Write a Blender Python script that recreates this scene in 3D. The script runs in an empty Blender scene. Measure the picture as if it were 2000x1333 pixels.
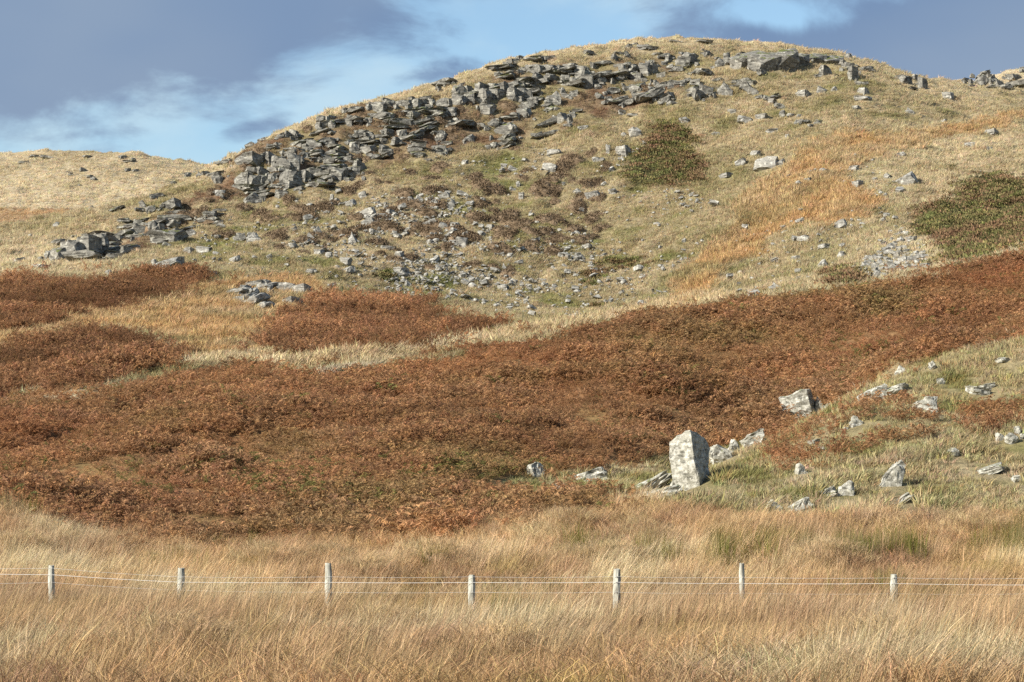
import bpy, bmesh, math, random
import numpy as np
from mathutils import Vector, Matrix, Euler

rng = np.random.default_rng(7)
random.seed(7)
scene = bpy.context.scene
COL = scene.collection

# ------------------------------------------------------------------ camera
FPX = 4705.0                      # focal length in pixels of the 2000 px wide frame
CX, CY = 1000.0, 666.5
ZC = 1.65
PITCH = math.atan(330.0 / FPX)
cam_d = bpy.data.cameras.new('camera')
cam_d.sensor_width = 36.0
cam_d.lens = 36.0 * FPX / 2000.0
cam_d.clip_start = 0.5
cam_d.clip_end = 20000
cam = bpy.data.objects.new('camera', cam_d)
COL.objects.link(cam)
cam.location = (0, 0, ZC)
cam.rotation_euler = (math.pi / 2 + PITCH, 0, 0)
scene.camera = cam

# ------------------------------------------------------------------ sun and sky
SUN_DIR = Vector((-0.76, -0.50, 0.47)).normalized()     # towards the sun
sun_d = bpy.data.lights.new('sun', 'SUN')
sun_d.energy = 4.6
sun_d.angle = math.radians(0.53)
sun_d.color = (1.0, 0.93, 0.82)
sun = bpy.data.objects.new('sun', sun_d)
COL.objects.link(sun)
sun.rotation_euler = SUN_DIR.to_track_quat('Z', 'Y').to_euler()

world = bpy.data.worlds.new('World')
scene.world = world
world.use_nodes = True
wn, wl = world.node_tree.nodes, world.node_tree.links
wn.clear()
def N(t, **kw):
    n = wn.new(t)
    for k, v in kw.items():
        setattr(n, k, v)
    return n
def wmath(op, a, b=None, c=None, clamp=False):
    n = N('ShaderNodeMath', operation=op, use_clamp=clamp)
    for i, v in enumerate((a, b, c)):
        if v is None: continue
        if isinstance(v, (int, float)): n.inputs[i].default_value = v
        else: wl.new(v, n.inputs[i])
    return n.outputs[0]
sky = N('ShaderNodeTexSky', sky_type='NISHITA')
sky.sun_disc = False
sky.sun_elevation = math.asin(SUN_DIR.z)
sky.sun_rotation = math.atan2(SUN_DIR.x, SUN_DIR.y)
sky.altitude = 300
sky.air_density = 1.0
sky.dust_density = 0.6
sky.ozone_density = 1.5
tc = N('ShaderNodeTexCoord')
sep = N('ShaderNodeSeparateXYZ')
wl.new(tc.outputs['Generated'], sep.inputs[0])
def px_dir(x, y):
    a, b = (x - CX) / FPX, (CY - y) / FPX
    return Vector((a, math.cos(PITCH) - b * math.sin(PITCH), math.sin(PITCH) + b * math.cos(PITCH))).normalized()
# clouds: soft banks laid out by direction, their edges broken by noise
nz = N('ShaderNodeTexNoise'); nz.inputs['Scale'].default_value = 13.0; nz.inputs['Detail'].default_value = 9.0
nz.inputs['Roughness'].default_value = 0.58; nz.inputs['Distortion'].default_value = 0.3
mp = N('ShaderNodeMapping'); mp.inputs['Scale'].default_value = (1.0, 1.0, 2.0); mp.inputs['Rotation'].default_value = (0, -0.25, 0)
mp.inputs['Location'].default_value = (3.3, 1.2, 0.4)
wl.new(tc.outputs['Generated'], mp.inputs['Vector']); wl.new(mp.outputs[0], nz.inputs['Vector'])
nb = N('ShaderNodeTexNoise'); nb.inputs['Scale'].default_value = 5.5; nb.inputs['Detail'].default_value = 3.0
wl.new(mp.outputs[0], nb.inputs['Vector'])
def bank(x, y, rx, ry, rot=0.0):
    """a soft ellipse of cloud round the direction of (x, y); sizes in the same units"""
    d = px_dir(x, y)
    zax = d
    xax = Vector((0, 0, 1)).cross(zax).normalized() * -1
    yax = zax.cross(xax).normalized()
    if yax.z < 0: yax = -yax
    cr, sr = math.cos(rot), math.sin(rot)
    ax = (xax * cr + yax * sr) * (FPX / rx)
    ay = (yax * cr - xax * sr) * (FPX / ry)
    def dot(v):
        n = N('ShaderNodeVectorMath', operation='DOT_PRODUCT')
        wl.new(tc.outputs['Generated'], n.inputs[0]); n.inputs[1].default_value = v
        return n.outputs['Value']
    u, v, w = dot(ax), dot(ay), dot(zax)
    r2 = wmath('ADD', wmath('MULTIPLY', u, u), wmath('MULTIPLY', v, v))
    f = wmath('EXPONENT', wmath('MULTIPLY', r2, -1.0))
    return wmath('MULTIPLY', f, wmath('GREATER_THAN', w, 0.0))
acc = None
for a in ((130, 40, 840, 190, 0.20), (1830, 75, 540, 150, -0.12), (1400, 60, 150, 55, -0.1), (850, 150, 120, 40, 0.2), (1000, -260, 1200, 170, 0.12),
          (480, 262, 130, 30, 0.35), (150, 262, 260, 26, 0.1)):
    amp = {480: 0.40, 150: 0.34, 850: 0.50, 1400: 0.46}.get(a[0], 1.0)
    f = wmath('MULTIPLY', bank(*a), amp)
    acc = f if acc is None else wmath('MAXIMUM', acc, f)
hole = wmath('MULTIPLY', bank(1500, 25, 110, 34, -0.1), 0.55)
acc = wmath('SUBTRACT', acc, hole)
# far from the view the cover follows a broad noise of the same kind
away = wmath('SUBTRACT', 1.0, bank(1000, 150, 2300, 900), clamp=True)
broad = wmath('MULTIPLY', wmath('MULTIPLY_ADD', nb.outputs['Fac'], 2.2, -0.55), away)
acc = wmath('MAXIMUM', acc, broad)
acc = wmath('ADD', acc, wmath('MULTIPLY_ADD', nz.outputs['Fac'], 1.6, -0.80))
ramp = N('ShaderNodeMapRange', interpolation_type='SMOOTHSTEP')
ramp.inputs['From Min'].default_value = 0.22; ramp.inputs['From Max'].default_value = 0.60
wl.new(acc, ramp.inputs['Value'])
# thin white veil in the blue gap
nv = N('ShaderNodeTexNoise'); nv.inputs['Scale'].default_value = 11.0; nv.inputs['Detail'].default_value = 6.0
wl.new(mp.outputs[0], nv.inputs['Vector'])
veil = N('ShaderNodeMapRange', interpolation_type='SMOOTHSTEP')
veil.inputs['From Min'].default_value = 0.40; veil.inputs['From Max'].default_value = 0.68; veil.inputs['To Max'].default_value = 0.62
wl.new(nv.outputs['Fac'], veil.inputs['Value'])
skytint = N('ShaderNodeMix', data_type='RGBA', blend_type='MULTIPLY')
skytint.inputs['Factor'].default_value = 1.0
SKY_TINT = (0.88, 0.94, 0.93, 1)
skytint.inputs['B'].default_value = SKY_TINT
wl.new(sky.outputs[0], skytint.inputs['A'])
m1 = N('ShaderNodeMix', data_type='RGBA'); m1.inputs['B'].default_value = (3.6, 4.6, 5.1, 1)
wl.new(veil.outputs[0], m1.inputs['Factor']); wl.new(skytint.outputs['Result'], m1.inputs['A'])
cc = N('ShaderNodeMix', data_type='RGBA')
cc.inputs['A'].default_value = (0.98, 1.60, 2.72, 1); cc.inputs['B'].default_value = (1.78, 2.30, 3.06, 1)
wl.new(wmath('MULTIPLY_ADD', nb.outputs['Fac'], 2.0, -0.5, clamp=True), cc.inputs['Factor'])
m2 = N('ShaderNodeMix', data_type='RGBA')
wl.new(ramp.outputs[0], m2.inputs['Factor']); wl.new(m1.outputs['Result'], m2.inputs['A']); wl.new(cc.outputs['Result'], m2.inputs['B'])
bg = N('ShaderNodeBackground'); bg.inputs['Strength'].default_value = 0.086
wo = N('ShaderNodeOutputWorld')
wl.new(m2.outputs['Result'], bg.inputs['Color']); wl.new(bg.outputs[0], wo.inputs[0])

vs = scene.view_settings
vs.view_transform = 'Standard'; vs.look = 'None'; vs.exposure = 1.0; vs.gamma = 1.0; vs.use_curve_mapping = False
scene.render.engine = 'CYCLES'
cy = scene.cycles
cy.max_bounces = 4; cy.diffuse_bounces = 2; cy.glossy_bounces = 1; cy.transmission_bounces = 2; cy.transparent_max_bounces = 4
cy.use_denoising = False
cy.pixel_filter_type = 'BLACKMAN_HARRIS'; cy.filter_width = 1.5

# ------------------------------------------------------------------ numeric helpers
def hash2(ix, iy, seed):
    h = (ix.astype(np.int64) * 374761393 + iy.astype(np.int64) * 668265263 + seed * 1274126177) & 0x7fffffff
    h = ((h ^ (h >> 13)) * 1274126177) & 0x7fffffff
    return ((h ^ (h >> 16)) & 0xffff) / 65535.0
def vnoise(x, y, seed=0):
    ix, iy = np.floor(x), np.floor(y)
    fx, fy = x - ix, y - iy
    fx = fx * fx * (3 - 2 * fx); fy = fy * fy * (3 - 2 * fy)
    a = hash2(ix, iy, seed); b = hash2(ix + 1, iy, seed); c = hash2(ix, iy + 1, seed); d = hash2(ix + 1, iy + 1, seed)
    return (a + (b - a) * fx) * (1 - fy) + (c + (d - c) * fx) * fy
def fbm(x, y, scale, oct=4, seed=0, gain=0.5):
    """about -1..1, features of size `scale` metres"""
    v = 0; amp = 1; tot = 0; f = 1.0 / scale
    for o in range(oct):
        v = v + amp * (vnoise(x * f + 17.3 * o, y * f - 9.1 * o, seed + o) * 2 - 1)
        tot += amp; amp *= gain; f *= 2.03
    return v / tot
def sstep(x, a, b):
    t = np.clip((x - a) / (b - a), 0, 1)
    return t * t * (3 - 2 * t)
def in_poly(px, py, poly):
    px = np.asarray(px, float); py = np.asarray(py, float)
    r = np.zeros(px.shape, bool)
    n = len(poly)
    for i in range(n):
        x0, y0 = poly[i]; x1, y1 = poly[(i + 1) % n]
        if y0 == y1: continue
        c = ((y0 > py) != (y1 > py)) & (px < (x1 - x0) * (py - y0) / (y1 - y0) + x0)
        r ^= c
    return r
CP, SP = math.cos(PITCH), math.sin(PITCH)
def ray(x, y):
    """ground-plane slope s = X/Y and rise t = (Z-ZC)/Y of a picture point"""
    a, b = (x - CX) / FPX, (CY - y) / FPX
    den = CP - b * SP
    return a / den, (SP + b * CP) / den
def project(X, Y, Z):
    dz = Z - ZC
    w = Y * CP + dz * SP
    return CX + FPX * X / w, CY - FPX * (dz * CP - Y * SP) / w

# ------------------------------------------------------------------ the lie of the land
# feature lines from the meadow to the far hills: x -> (y, distance)
XS = [-900, -400, 0, 130, 250, 330, 400, 460, 500, 560, 650, 720, 800, 860, 920, 980, 1060, 1160, 1250, 1330, 1400, 1480, 1560, 1640, 1700, 1760, 1820, 1900, 2000, 2150, 2400, 2900]
def line(pts, dpts):
    p = np.array(pts, float); d = np.array(dpts, float)
    return p, d
F_ = [-900, 2900]
LINES = [
  line([(-900,2000),(2900,2000)], [(-900,6),(2900,6)]),
  line([(-900,1333),(2900,1333)], [(-900,24),(2900,24)]),
  line([(-900,1222),(1000,1226),(2900,1222)], [(-900,40),(2900,40)]),
  line([(-900,1140),(0,1135),(300,1140),(700,1145),(1000,1130),(1300,1110),(2000,1105),(2900,1095)], [(-900,49),(2900,49)]),
  line([(-900,1020),(0,1030),(300,1075),(700,1075),(1000,1030),(1250,1010),(1600,1015),(2000,1015),(2900,990)], [(-900,56),(2900,55)]),
  line([(-900,925),(0,940),(500,955),(900,945),(1150,950),(1280,948),(1400,890),(1500,850),(1600,800),(1750,725),(1850,695),(2000,655),(2150,610),(2400,550),(2900,500)],
       [(-900,68),(900,66),(1280,68),(1500,74),(1750,80),(2000,85),(2900,88)]),
  line([(-900,880),(0,870),(500,885),(900,890),(1150,900),(1280,915),(1400,885),(1500,850),(1600,803),(1750,733),(1850,705),(2000,664),(2150,618),(2400,552),(2900,500)],
       [(-900,74),(900,73),(1280,74),(1500,82),(1750,89),(2000,94),(2900,97)]),
  line([(-900,760),(0,775),(200,750),(400,735),(600,718),(800,697),(1000,672),(1200,640),(1400,606),(1600,572),(1800,535),(2000,498),(2400,430),(2900,400)],
       [(-900,98),(0,100),(1000,108),(1500,116),(2000,128),(2900,134)]),
  line([(-900,700),(0,705),(200,695),(400,692),(600,688),(800,676),(1000,655),(1200,627),(1400,598),(1600,560),(1800,525),(2000,486),(2400,420),(2900,390)],
       [(-900,122),(0,124),(1000,128),(1500,134),(2000,140),(2900,146)]),
  line([(-900,600),(0,545),(200,540),(400,540),(600,560),(800,588),(1000,605),(1150,604),(1300,585),(1450,555),(1600,525),(1800,495),(2000,450),(2400,390),(2900,370)],
       [(-900,170),(0,172),(1000,178),(1500,176),(2000,168),(2900,170)]),
  line([(-900,590),(0,515),(100,505),(300,455),(500,392),(700,335),(850,295),(1000,258),(1200,225),(1400,190),(1600,190),(1800,230),(2000,275),(2400,290),(2900,300)],
       [(-900,198),(0,200),(300,212),(500,224),(1000,242),(1400,250),(1800,240),(2000,228),(2900,224)]),
  line([(-900,520),(-400,480),(0,440),(130,415),(250,393),(330,364),(400,332),(460,302),(500,280),(560,253),(650,217),(720,203),(800,190),(860,174),(920,148),(980,128),(1060,110),(1160,99),(1250,88),(1330,78),(1400,77),(1480,82),(1560,96),(1640,112),(1700,125),(1760,141),(1820,157),(1900,170),(2000,182),(2150,205),(2400,250),(2900,290)],
       [(-900,226),(0,228),(400,236),(700,246),(1000,258),(1400,274),(1700,285),(2000,300),(2900,310)]),
  line([(-900,620),(0,540),(400,440),(700,300),(1000,210),(1400,150),(1700,200),(1900,230),(2000,240),(2400,300),(2900,330)],
       [(-900,330),(0,330),(1400,345),(2900,350)]),
  line([(-900,460),(-400,440),(0,420),(250,420),(400,430),(700,460),(1000,430),(1500,330),(1800,260),(1900,200),(2000,176),(2150,170),(2400,190),(2900,220)],
       [(-900,400),(2900,400)]),
  line([(-900,350),(-400,322),(0,308),(100,306),(240,305),(330,316),(400,329),(460,350),(600,420),(800,470),(1000,450),(1500,330),(1780,250),(1870,190),(1900,163),(1935,148),(1990,139),(2060,134),(2150,140),(2400,160),(2900,200)],
       [(-900,470),(1000,470),(1900,440),(2900,440)]),
  line([(-900,480),(0,430),(600,500),(1000,520),(1500,400),(1900,260),(2900,280)], [(-900,560),(2900,560)]),
]
S_MIN, S_MAX, NS = -0.42, 0.42, 640
Sg = np.linspace(S_MIN, S_MAX, NS)
Dg = np.concatenate([np.linspace(6, 20, 14, endpoint=False), np.linspace(20, 60, 110, endpoint=False), np.linspace(60, 160, 190, endpoint=False),
                     np.linspace(160, 310, 360, endpoint=False), np.linspace(310, 380, 20, endpoint=False), np.linspace(380, 490, 90, endpoint=False), np.linspace(490, 560, 10)])
ND = len(Dg)
Lz = np.zeros((len(LINES), NS)); Ld = np.zeros((len(LINES), NS))
def smooth_interp(x, xp, fp):
    # piecewise cubic with limited slopes
    xp = np.asarray(xp, float); fp = np.asarray(fp, float)
    return pchip1(x, xp, fp)
def pchip1(x, xp, fp):
    h = np.diff(xp); dl = np.diff(fp) / h
    m = np.zeros_like(fp)
    if len(fp) > 2:
        w1 = 2 * h[1:] + h[:-1]; w2 = h[1:] + 2 * h[:-1]
        ok = dl[:-1] * dl[1:] > 0
        with np.errstate(divide='ignore', invalid='ignore'):
            mm = (w1 + w2) / (w1 / dl[:-1] + w2 / dl[1:])
        m[1:-1] = np.where(ok, mm, 0)
    m[0], m[-1] = dl[0], dl[-1]
    i = np.clip(np.searchsorted(xp, x) - 1, 0, len(h) - 1)
    t = np.clip((x - xp[i]) / h[i], 0, 1)
    return ((1 + 2 * t) * (1 - t) ** 2 * fp[i] + t * (1 - t) ** 2 * h[i] * m[i] + t * t * (3 - 2 * t) * fp[i + 1] + t * t * (t - 1) * h[i] * m[i + 1])
for k, (p, d) in enumerate(LINES):
    xs = np.array(XS, float)
    ys = pchip1(xs, p[:, 0], p[:, 1]) if len(p) > 2 else np.interp(xs, p[:, 0], p[:, 1])
    ds = np.interp(xs, d[:, 0], d[:, 1])
    s, t = ray(xs, ys)
    Ld[k] = np.interp(Sg, s, ds)
    tt = pchip1(Sg, s, t)
    Lz[k] = ZC + Ld[k] * tt
Zg = np.zeros((NS, ND))
for c in range(NS):
    Zg[c] = pchip1(Dg, Ld[:, c], Lz[:, c])
XX = Sg[:, None] * Dg[None, :]; YY = np.broadcast_to(Dg[None, :], (NS, ND))
hillw = sstep(YY, 150, 200)
midw = sstep(YY, 52, 70)
Zg = Zg + fbm(XX, YY, 9, 4, 3) * (0.10 + 0.25 * midw + 0.55 * hillw) + fbm(XX, YY, 2.3, 3, 23) * 0.13 * (1 - midw) * sstep(YY, 18, 24) + fbm(XX, YY, 1.9, 3, 21) * (0.07 + 0.16 * midw + 0.34 * hillw)
Zg = Zg + fbm(XX, YY, 3.4, 3, 27) * 0.58 * sstep(YY, 58, 68) * (1 - sstep(YY, 120, 150)) + fbm(XX, YY * 0.6, 9, 2, 29) * 0.5 * sstep(YY, 60, 75) * (1 - sstep(YY, 92, 125))
# sheep tracks: faint terracettes along the contours of the hill
Zg = Zg + 0.11 * np.sin(2 * math.pi * (Zg + 1.2 * fbm(XX, YY, 12, 2, 33)) / 1.7) * sstep(YY, 165, 190) * np.clip(0.5 + fbm(XX, YY, 20, 2, 35), 0, 1)
Xp, Yp = project(XX, YY, Zg)
def hgt(X, Y):
    """height of the ground"""
    X = np.asarray(X, float); Y = np.asarray(Y, float)
    s = np.clip((X / Y - S_MIN) / (S_MAX - S_MIN) * (NS - 1), 0, NS - 1.001)
    i = s.astype(int); fs = s - i
    j = np.clip(np.searchsorted(Dg, Y) - 1, 0, ND - 2); fd = np.clip((Y - Dg[j]) / (Dg[j + 1] - Dg[j]), 0, 1)
    return (Zg[i, j] * (1 - fs) + Zg[i + 1, j] * fs) * (1 - fd) + (Zg[i, j + 1] * (1 - fs) + Zg[i + 1, j + 1] * fs) * fd
RUN = np.minimum.accumulate(Yp, axis=1)
RUNe = RUN - np.arange(ND)[None, :] * 1e-6
def hit(x, y):
    """the ground point seen at a picture point (arrays): X, Y, Z"""
    x = np.atleast_1d(np.asarray(x, float)); y = np.atleast_1d(np.asarray(y, float))
    s, t = ray(x, y)
    ci = np.clip(np.rint((s - S_MIN) / (S_MAX - S_MIN) * (NS - 1)).astype(int), 0, NS - 1)
    D = np.zeros_like(x)
    order = np.argsort(ci, kind='stable')
    cs = ci[order]
    st = np.flatnonzero(np.r_[True, cs[1:] != cs[:-1]]); en = np.r_[st[1:], len(cs)]
    for a, b in zip(st, en):
        c = cs[a]; idx = order[a:b]
        D[idx] = np.interp(y[idx], RUNe[c][::-1], Dg[::-1])
    X = s * D
    return X, D, hgt(X, D)
def top_of(x):
    s, _ = ray(np.asarray(x, float), 300.0)
    ci = np.clip(np.rint((s - S_MIN) / (S_MAX - S_MIN) * (NS - 1)).astype(int), 0, NS - 1)
    return RUN[ci, -1]

# ------------------------------------------------------------------ what grows where (picture outlines of the patches)
BR_MAIN = [(-400,760),(0,772),(60,762),(210,748),(330,722),(480,706),(640,730),(740,712),(800,688),(960,664),(1100,642),(1300,603),(1450,577),(1620,553),(1700,545),(1830,520),(1920,500),(2000,484),(2400,440),
           (2400,540),(2150,600),(2000,652),(1850,692),(1750,718),(1700,752),(1640,775),(1560,815),(1500,850),(1400,878),(1310,895),(1230,915),(1080,925),(1000,932),(930,935),(880,950),(930,970),(1050,978),(1250,978),(1240,1005),
           (1080,1012),(960,1022),(860,1045),(700,1060),(500,1078),(300,1080),(150,1050),(60,1005),(0,985),(-400,960)]
BR_MID = [[(530,645),(560,602),(650,572),(720,585),(840,592),(870,612),(960,627),(972,650),(900,657),(800,674),(700,680),(600,688),(490,684),(530,655)],
          [(-300,560),(0,556),(60,546),(200,542),(330,530),(425,540),(350,570),(280,585),(150,605),(60,633),(0,643),(-300,660)],
          [(-300,700),(0,692),(60,672),(140,652),(280,652),(330,682),(372,692),(300,716),(180,750),(60,762),(0,775),(-300,780)]]
BR_KNOLL = [[(1600,830),(1700,800),(1790,770),(1850,800),(1830,850),(1700,870),(1600,920),(1500,915),(1490,870),(1560,840)], [(1870,800),(1950,770),(2020,750),(2100,800),(2000,832),(1900,850)]]
GORSE1 = [(1280,236),(1340,240),(1366,290),(1378,330),(1340,357),(1240,366),(1216,345),(1228,305),(1262,275)]
GORSE2 = [(1782,442),(1800,412),(1860,392),(1880,352),(1920,340),(2000,347),(2200,340),(2200,450),(2050,478),(2000,484),(1950,500),(1845,520),(1828,482)]
ORANGE = [[(1290,612),(1330,545),(1400,472),(1440,432),(1440,400),(1480,350),(1530,330),(1560,292),(1640,265),(1780,262),(1990,215),(2100,215),(1800,285),(1700,312),(1660,332),(1650,360),(1720,392),(1700,422),(1600,432),(1540,442),(1480,470),(1500,492),(1420,522),(1390,562),(1340,602)],
          [(-300,660),(0,645),(150,607),(300,590),(420,557),(500,536),(600,545),(650,567),(560,602),(520,652),(490,686),(400,692),(372,692),(332,665),(280,648),(140,648),(60,668),(0,690),(-300,700)]]
STRIP = [(300,722),(400,702),(600,690),(760,692),(850,674),(980,656),(1100,632),(1300,595),(1420,575),(1440,580),(1300,608),(1000,668),(800,692),(740,714),(640,732),(480,708)]
SCREE = [(360,500),(480,405),(620,375),(720,345),(900,300),(1000,300),(1180,300),(1230,370),(1350,375),(1420,400),(1330,545),(1280,605),(950,618),(850,590),(640,560),(430,532)]
SCREE_CORE = [[(800,490),(880,440),(900,470),(920,520),(1000,540),(1080,560),(1020,590),(900,560),(780,560),(740,530)], [(690,430),(740,400),(860,380),(930,380),(900,430),(800,440),(720,470)],
              [(560,470),(640,440),(740,470),(700,520),(600,490)], [(1080,480),(1130,460),(1180,480),(1160,520),(1090,500)], [(1020,290),(1100,290),(1130,310),(1060,320)]]
HEATH = [(380,420),(470,400),(620,385),(760,350),(880,320),(1000,330),(1180,290),(1210,370),(1200,440),(1140,480),(1000,540),(900,530),(780,520),(640,500),(480,480),(400,460),(300,420),(330,380)]
CRAG = [(90,500),(200,455),(330,425),(450,330),(480,290),(640,240),(700,205),(800,195),(880,185),(920,160),(1060,130),(1180,120),(1300,115),(1330,150),(1300,190),(1150,245),(1020,290),(940,290),(820,305),(700,350),(560,385),(480,400),(455,380),(360,460),(240,500)]
KNOLL = [(1000,925),(1080,922),(1230,912),(1310,892),(1400,876),(1500,848),(1560,812),(1640,772),(1700,750),(1750,716),(1850,690),(2000,650),(2150,600),(2400,540),(2400,1000),(2000,1012),(1700,1012),(1500,1015),(1250,985),(1050,978),(930,972),(880,950),(930,932)]
BROWN_LEDGE = [(200,470),(330,420),(400,370),(450,330),(470,350),(440,400),(340,430),(250,490)]
RUSH = [[(1380,1058),(1510,1058),(1520,1095),(1400,1100)], [(1690,1055),(1800,1055),(1810,1098),(1700,1095)], [(1235,1068),(1310,1066),(1315,1098),(1240,1098)], [(1900,1052),(2100,1050),(2100,1090),(1910,1090)], [(1530,1062),(1690,1062),(1690,1085),(1530,1085)], [(1100,1050),(1190,1046),(1200,1085),(1110,1085)]]

def lin(c):
    c = np.asarray(c, float) / 255.0
    return np.where(c <= 0.04045, c / 12.92, ((c + 0.055) / 1.055) ** 2.4)
# surface colours (reflectance)
C = dict(straw=(0.44,0.36,0.225), olive=(0.265,0.222,0.112), pale=(0.60,0.50,0.335), orange=(0.45,0.295,0.145), strip=(0.46,0.35,0.205), bracken=(0.335,0.185,0.092),
         brackmid=(0.31,0.168,0.092), soil=(0.13,0.09,0.055), field=(0.50,0.35,0.193), green=(0.175,0.195,0.06), knoll=(0.37,0.305,0.165), heather=(0.17,0.108,0.066), gorse=(0.085,0.080,0.035), rock=(0.23,0.215,0.19))
C = {k: np.array(v) for k, v in C.items()}
def jitter(X, Y, px, py, amt=14.0):
    k = np.clip(90.0 / np.maximum(Y, 20), 0.5, 1.6)
    return (px + amt * 1.8 * fbm(X, Y, 6, 4, 51, 0.65) + amt * 0.9 * fbm(X, Y, 0.9, 2, 53), py + amt * 0.9 * fbm(X, Y, 6, 4, 77, 0.65) + amt * 0.5 * fbm(X, Y, 0.9, 2, 79))
def cover(X, Y, Z, fuzz=0.0):
    """class of plant cover at ground points: dict of boolean masks"""
    px, py = project(X, Y, Z)
    qx, qy = jitter(X, Y, px, py)
    if np.any(fuzz):
        qx = qx + rng.normal(0, fuzz, px.shape); qy = qy + rng.normal(0, fuzz * 0.6, px.shape)
    m = {}
    far = Y > 340
    m['far'] = far
    m['bracken'] = in_poly(qx, qy - 22 * sstep(Y, 78, 96), BR_MAIN) & (Y < 150) & (Y > 50)
    m['brackmid'] = np.zeros(px.shape, bool)
    rx = qx + 30 * fbm(X, Y, 7, 4, 57, 0.7) + 34 * fbm(X, Y, 3.2, 3, 63, 0.7); ry = qy + 12 * fbm(X, Y, 2.6, 3, 65, 0.7) + 9 * fbm(X, Y, 7, 4, 59, 0.7)
    for p in BR_MID: m['brackmid'] |= in_poly(rx, ry - 8, p) & (Y > 95) & (Y < 220)
    m['brackknoll'] = np.zeros(px.shape, bool)
    for p in BR_KNOLL: m['brackknoll'] |= in_poly(qx, qy, p) & (Y < 98)
    m['knoll'] = in_poly(qx, qy, KNOLL) & (Y < 98) & (Y > 53)
    m['gorse'] = (in_poly(qx, qy, GORSE1) | in_poly(qx, qy, GORSE2)) & (Y > 130) & ~far
    m['orange'] = np.zeros(px.shape, bool)
    for p in ORANGE: m['orange'] |= in_poly(qx, qy, p) & (Y > 100) & ~far
    m['strip'] = in_poly(qx, qy, STRIP) & (Y > 100) & (Y < 200)
    m['scree'] = in_poly(qx, qy, SCREE) & (Y > 150) & ~far
    m['core'] = np.zeros(px.shape, bool)
    for p in SCREE_CORE: m['core'] |= in_poly(qx, qy, p)
    m['heath'] = in_poly(qx, qy, HEATH) & (Y > 150) & ~far
    m['crag'] = in_poly(qx, qy, CRAG) & (Y > 150) & ~far
    m['ledge'] = in_poly(qx, qy, BROWN_LEDGE) & ~far
    m['field'] = (Y < 60) & ~m['bracken'] & ~m['knoll']
    return px, py, m
def ground_colour(X, Y, px, py, m):
    shp = X.shape
    n1 = fbm(X, Y, 14, 4, 5)[..., None]; n2 = fbm(X, Y, 3, 3, 9)[..., None]; n3 = fbm(X, Y, 30, 2, 31)[..., None]
    mix = lambda a, b, t: a * (1 - t) + b * t
    straw = mix(C['straw'], C['pale'], np.clip(0.35 + 0.9 * n1 + 0.35 * n2, 0, 1))
    olive = mix(C['straw'], C['olive'], np.clip(0.4 + 0.9 * n2 + 0.3 * n1, 0, 1))
    # the slope below the crags is greener, the crest, the left flank and the right shoulder paler
    crest = np.clip((top_of(px) + 55 - py) / 60.0, 0, 1)[..., None]
    right = (sstep(px, 1380, 1900) * sstep(py, 180, 330))[..., None]
    left = (1 - sstep(px, 120, 360))[..., None]
    palew = np.clip(np.maximum(np.maximum(crest, right * 0.75), left * 0.8) + 0.25 * n1, 0, 1)
    col = mix(olive, straw, palew)
    green = np.clip((n2 - 0.12) * 2.2, 0, 1) * np.where(m['scree'][..., None], 0.55, 0.25)
    col = mix(col, C['green'] * 1.2, green * (1 - palew * 0.8))
    def put(mask, c):
        nonlocal col
        col = np.where(mask[..., None], c, col)
    put(m['far'], mix(C['pale'], C['straw'], np.clip(0.35 + n1 + 0.4 * n2, 0, 1)))
    put(m['far'] & (py > 408) & (px < 300), C['orange'] * 0.9 + 0.05 + 0 * n1)
    put(m['orange'], mix(mix(C['orange'], C['strip'], np.clip(0.35 + 0.9 * n2 + 0.4 * n1, 0, 1)), C['olive'], np.clip(1.6 * fbm(X, Y, 6, 4, 37)[..., None] - 0.2, 0, 0.75)))
    put(m['strip'], mix(C['strip'], C['pale'], np.clip(0.25 + n2, 0, 1)))
    put(m['crag'], mix(mix(C['olive'], C['straw'], np.clip(0.5 + n2, 0, 1)), C['heather'] * 1.2, np.clip(0.35 + 1.3 * n2 + 0.4 * n1, 0, 1)))
    put(m['ledge'], mix(C['heather'] * 1.5, C['straw'], np.clip(0.3 + 1.2 * n2, 0, 1)))
    put(m['knoll'], mix(mix(C['knoll'], C['straw'], np.clip(0.3 + n2, 0, 1)), C['green'] * np.array([1.05, 0.92, 0.9]), np.clip(0.30 + 1.3 * fbm(X, Y, 1.5, 3, 19)[..., None] + 0.5 * n1, 0, 0.72)))
    put(m['brackmid'], C['brackmid'] * (1 + 0.25 * n2))
    put(m['bracken'], mix(C['bracken'], C['bracken'] * np.array([0.95, 1.15, 1.0]), np.clip(0.5 + n2, 0, 1)) * (1 + 0.2 * n1))
    put(m['gorse'], C['gorse'] * (1 + 0.3 * n2))
    f = mix(C['field'], np.array([0.40, 0.27, 0.16]), np.clip(0.4 + 2.0 * fbm(X, Y * 0.7, 2.4, 4, 41)[..., None], 0, 1))
    f = mix(f, C['pale'] * np.array([0.95, 0.95, 0.9]), np.clip(2.2 * fbm(X, Y * 0.7, 2.6, 4, 43)[..., None] - 0.15, 0, 0.85))
    f = mix(f, np.array([0.30, 0.24, 0.075]), np.clip(2.2 * fbm(X, Y * 0.6, 1.8, 3, 47)[..., None] - 0.75, 0, 0.6))
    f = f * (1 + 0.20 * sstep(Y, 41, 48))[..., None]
    put(m['field'], f)
    return col

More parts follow.
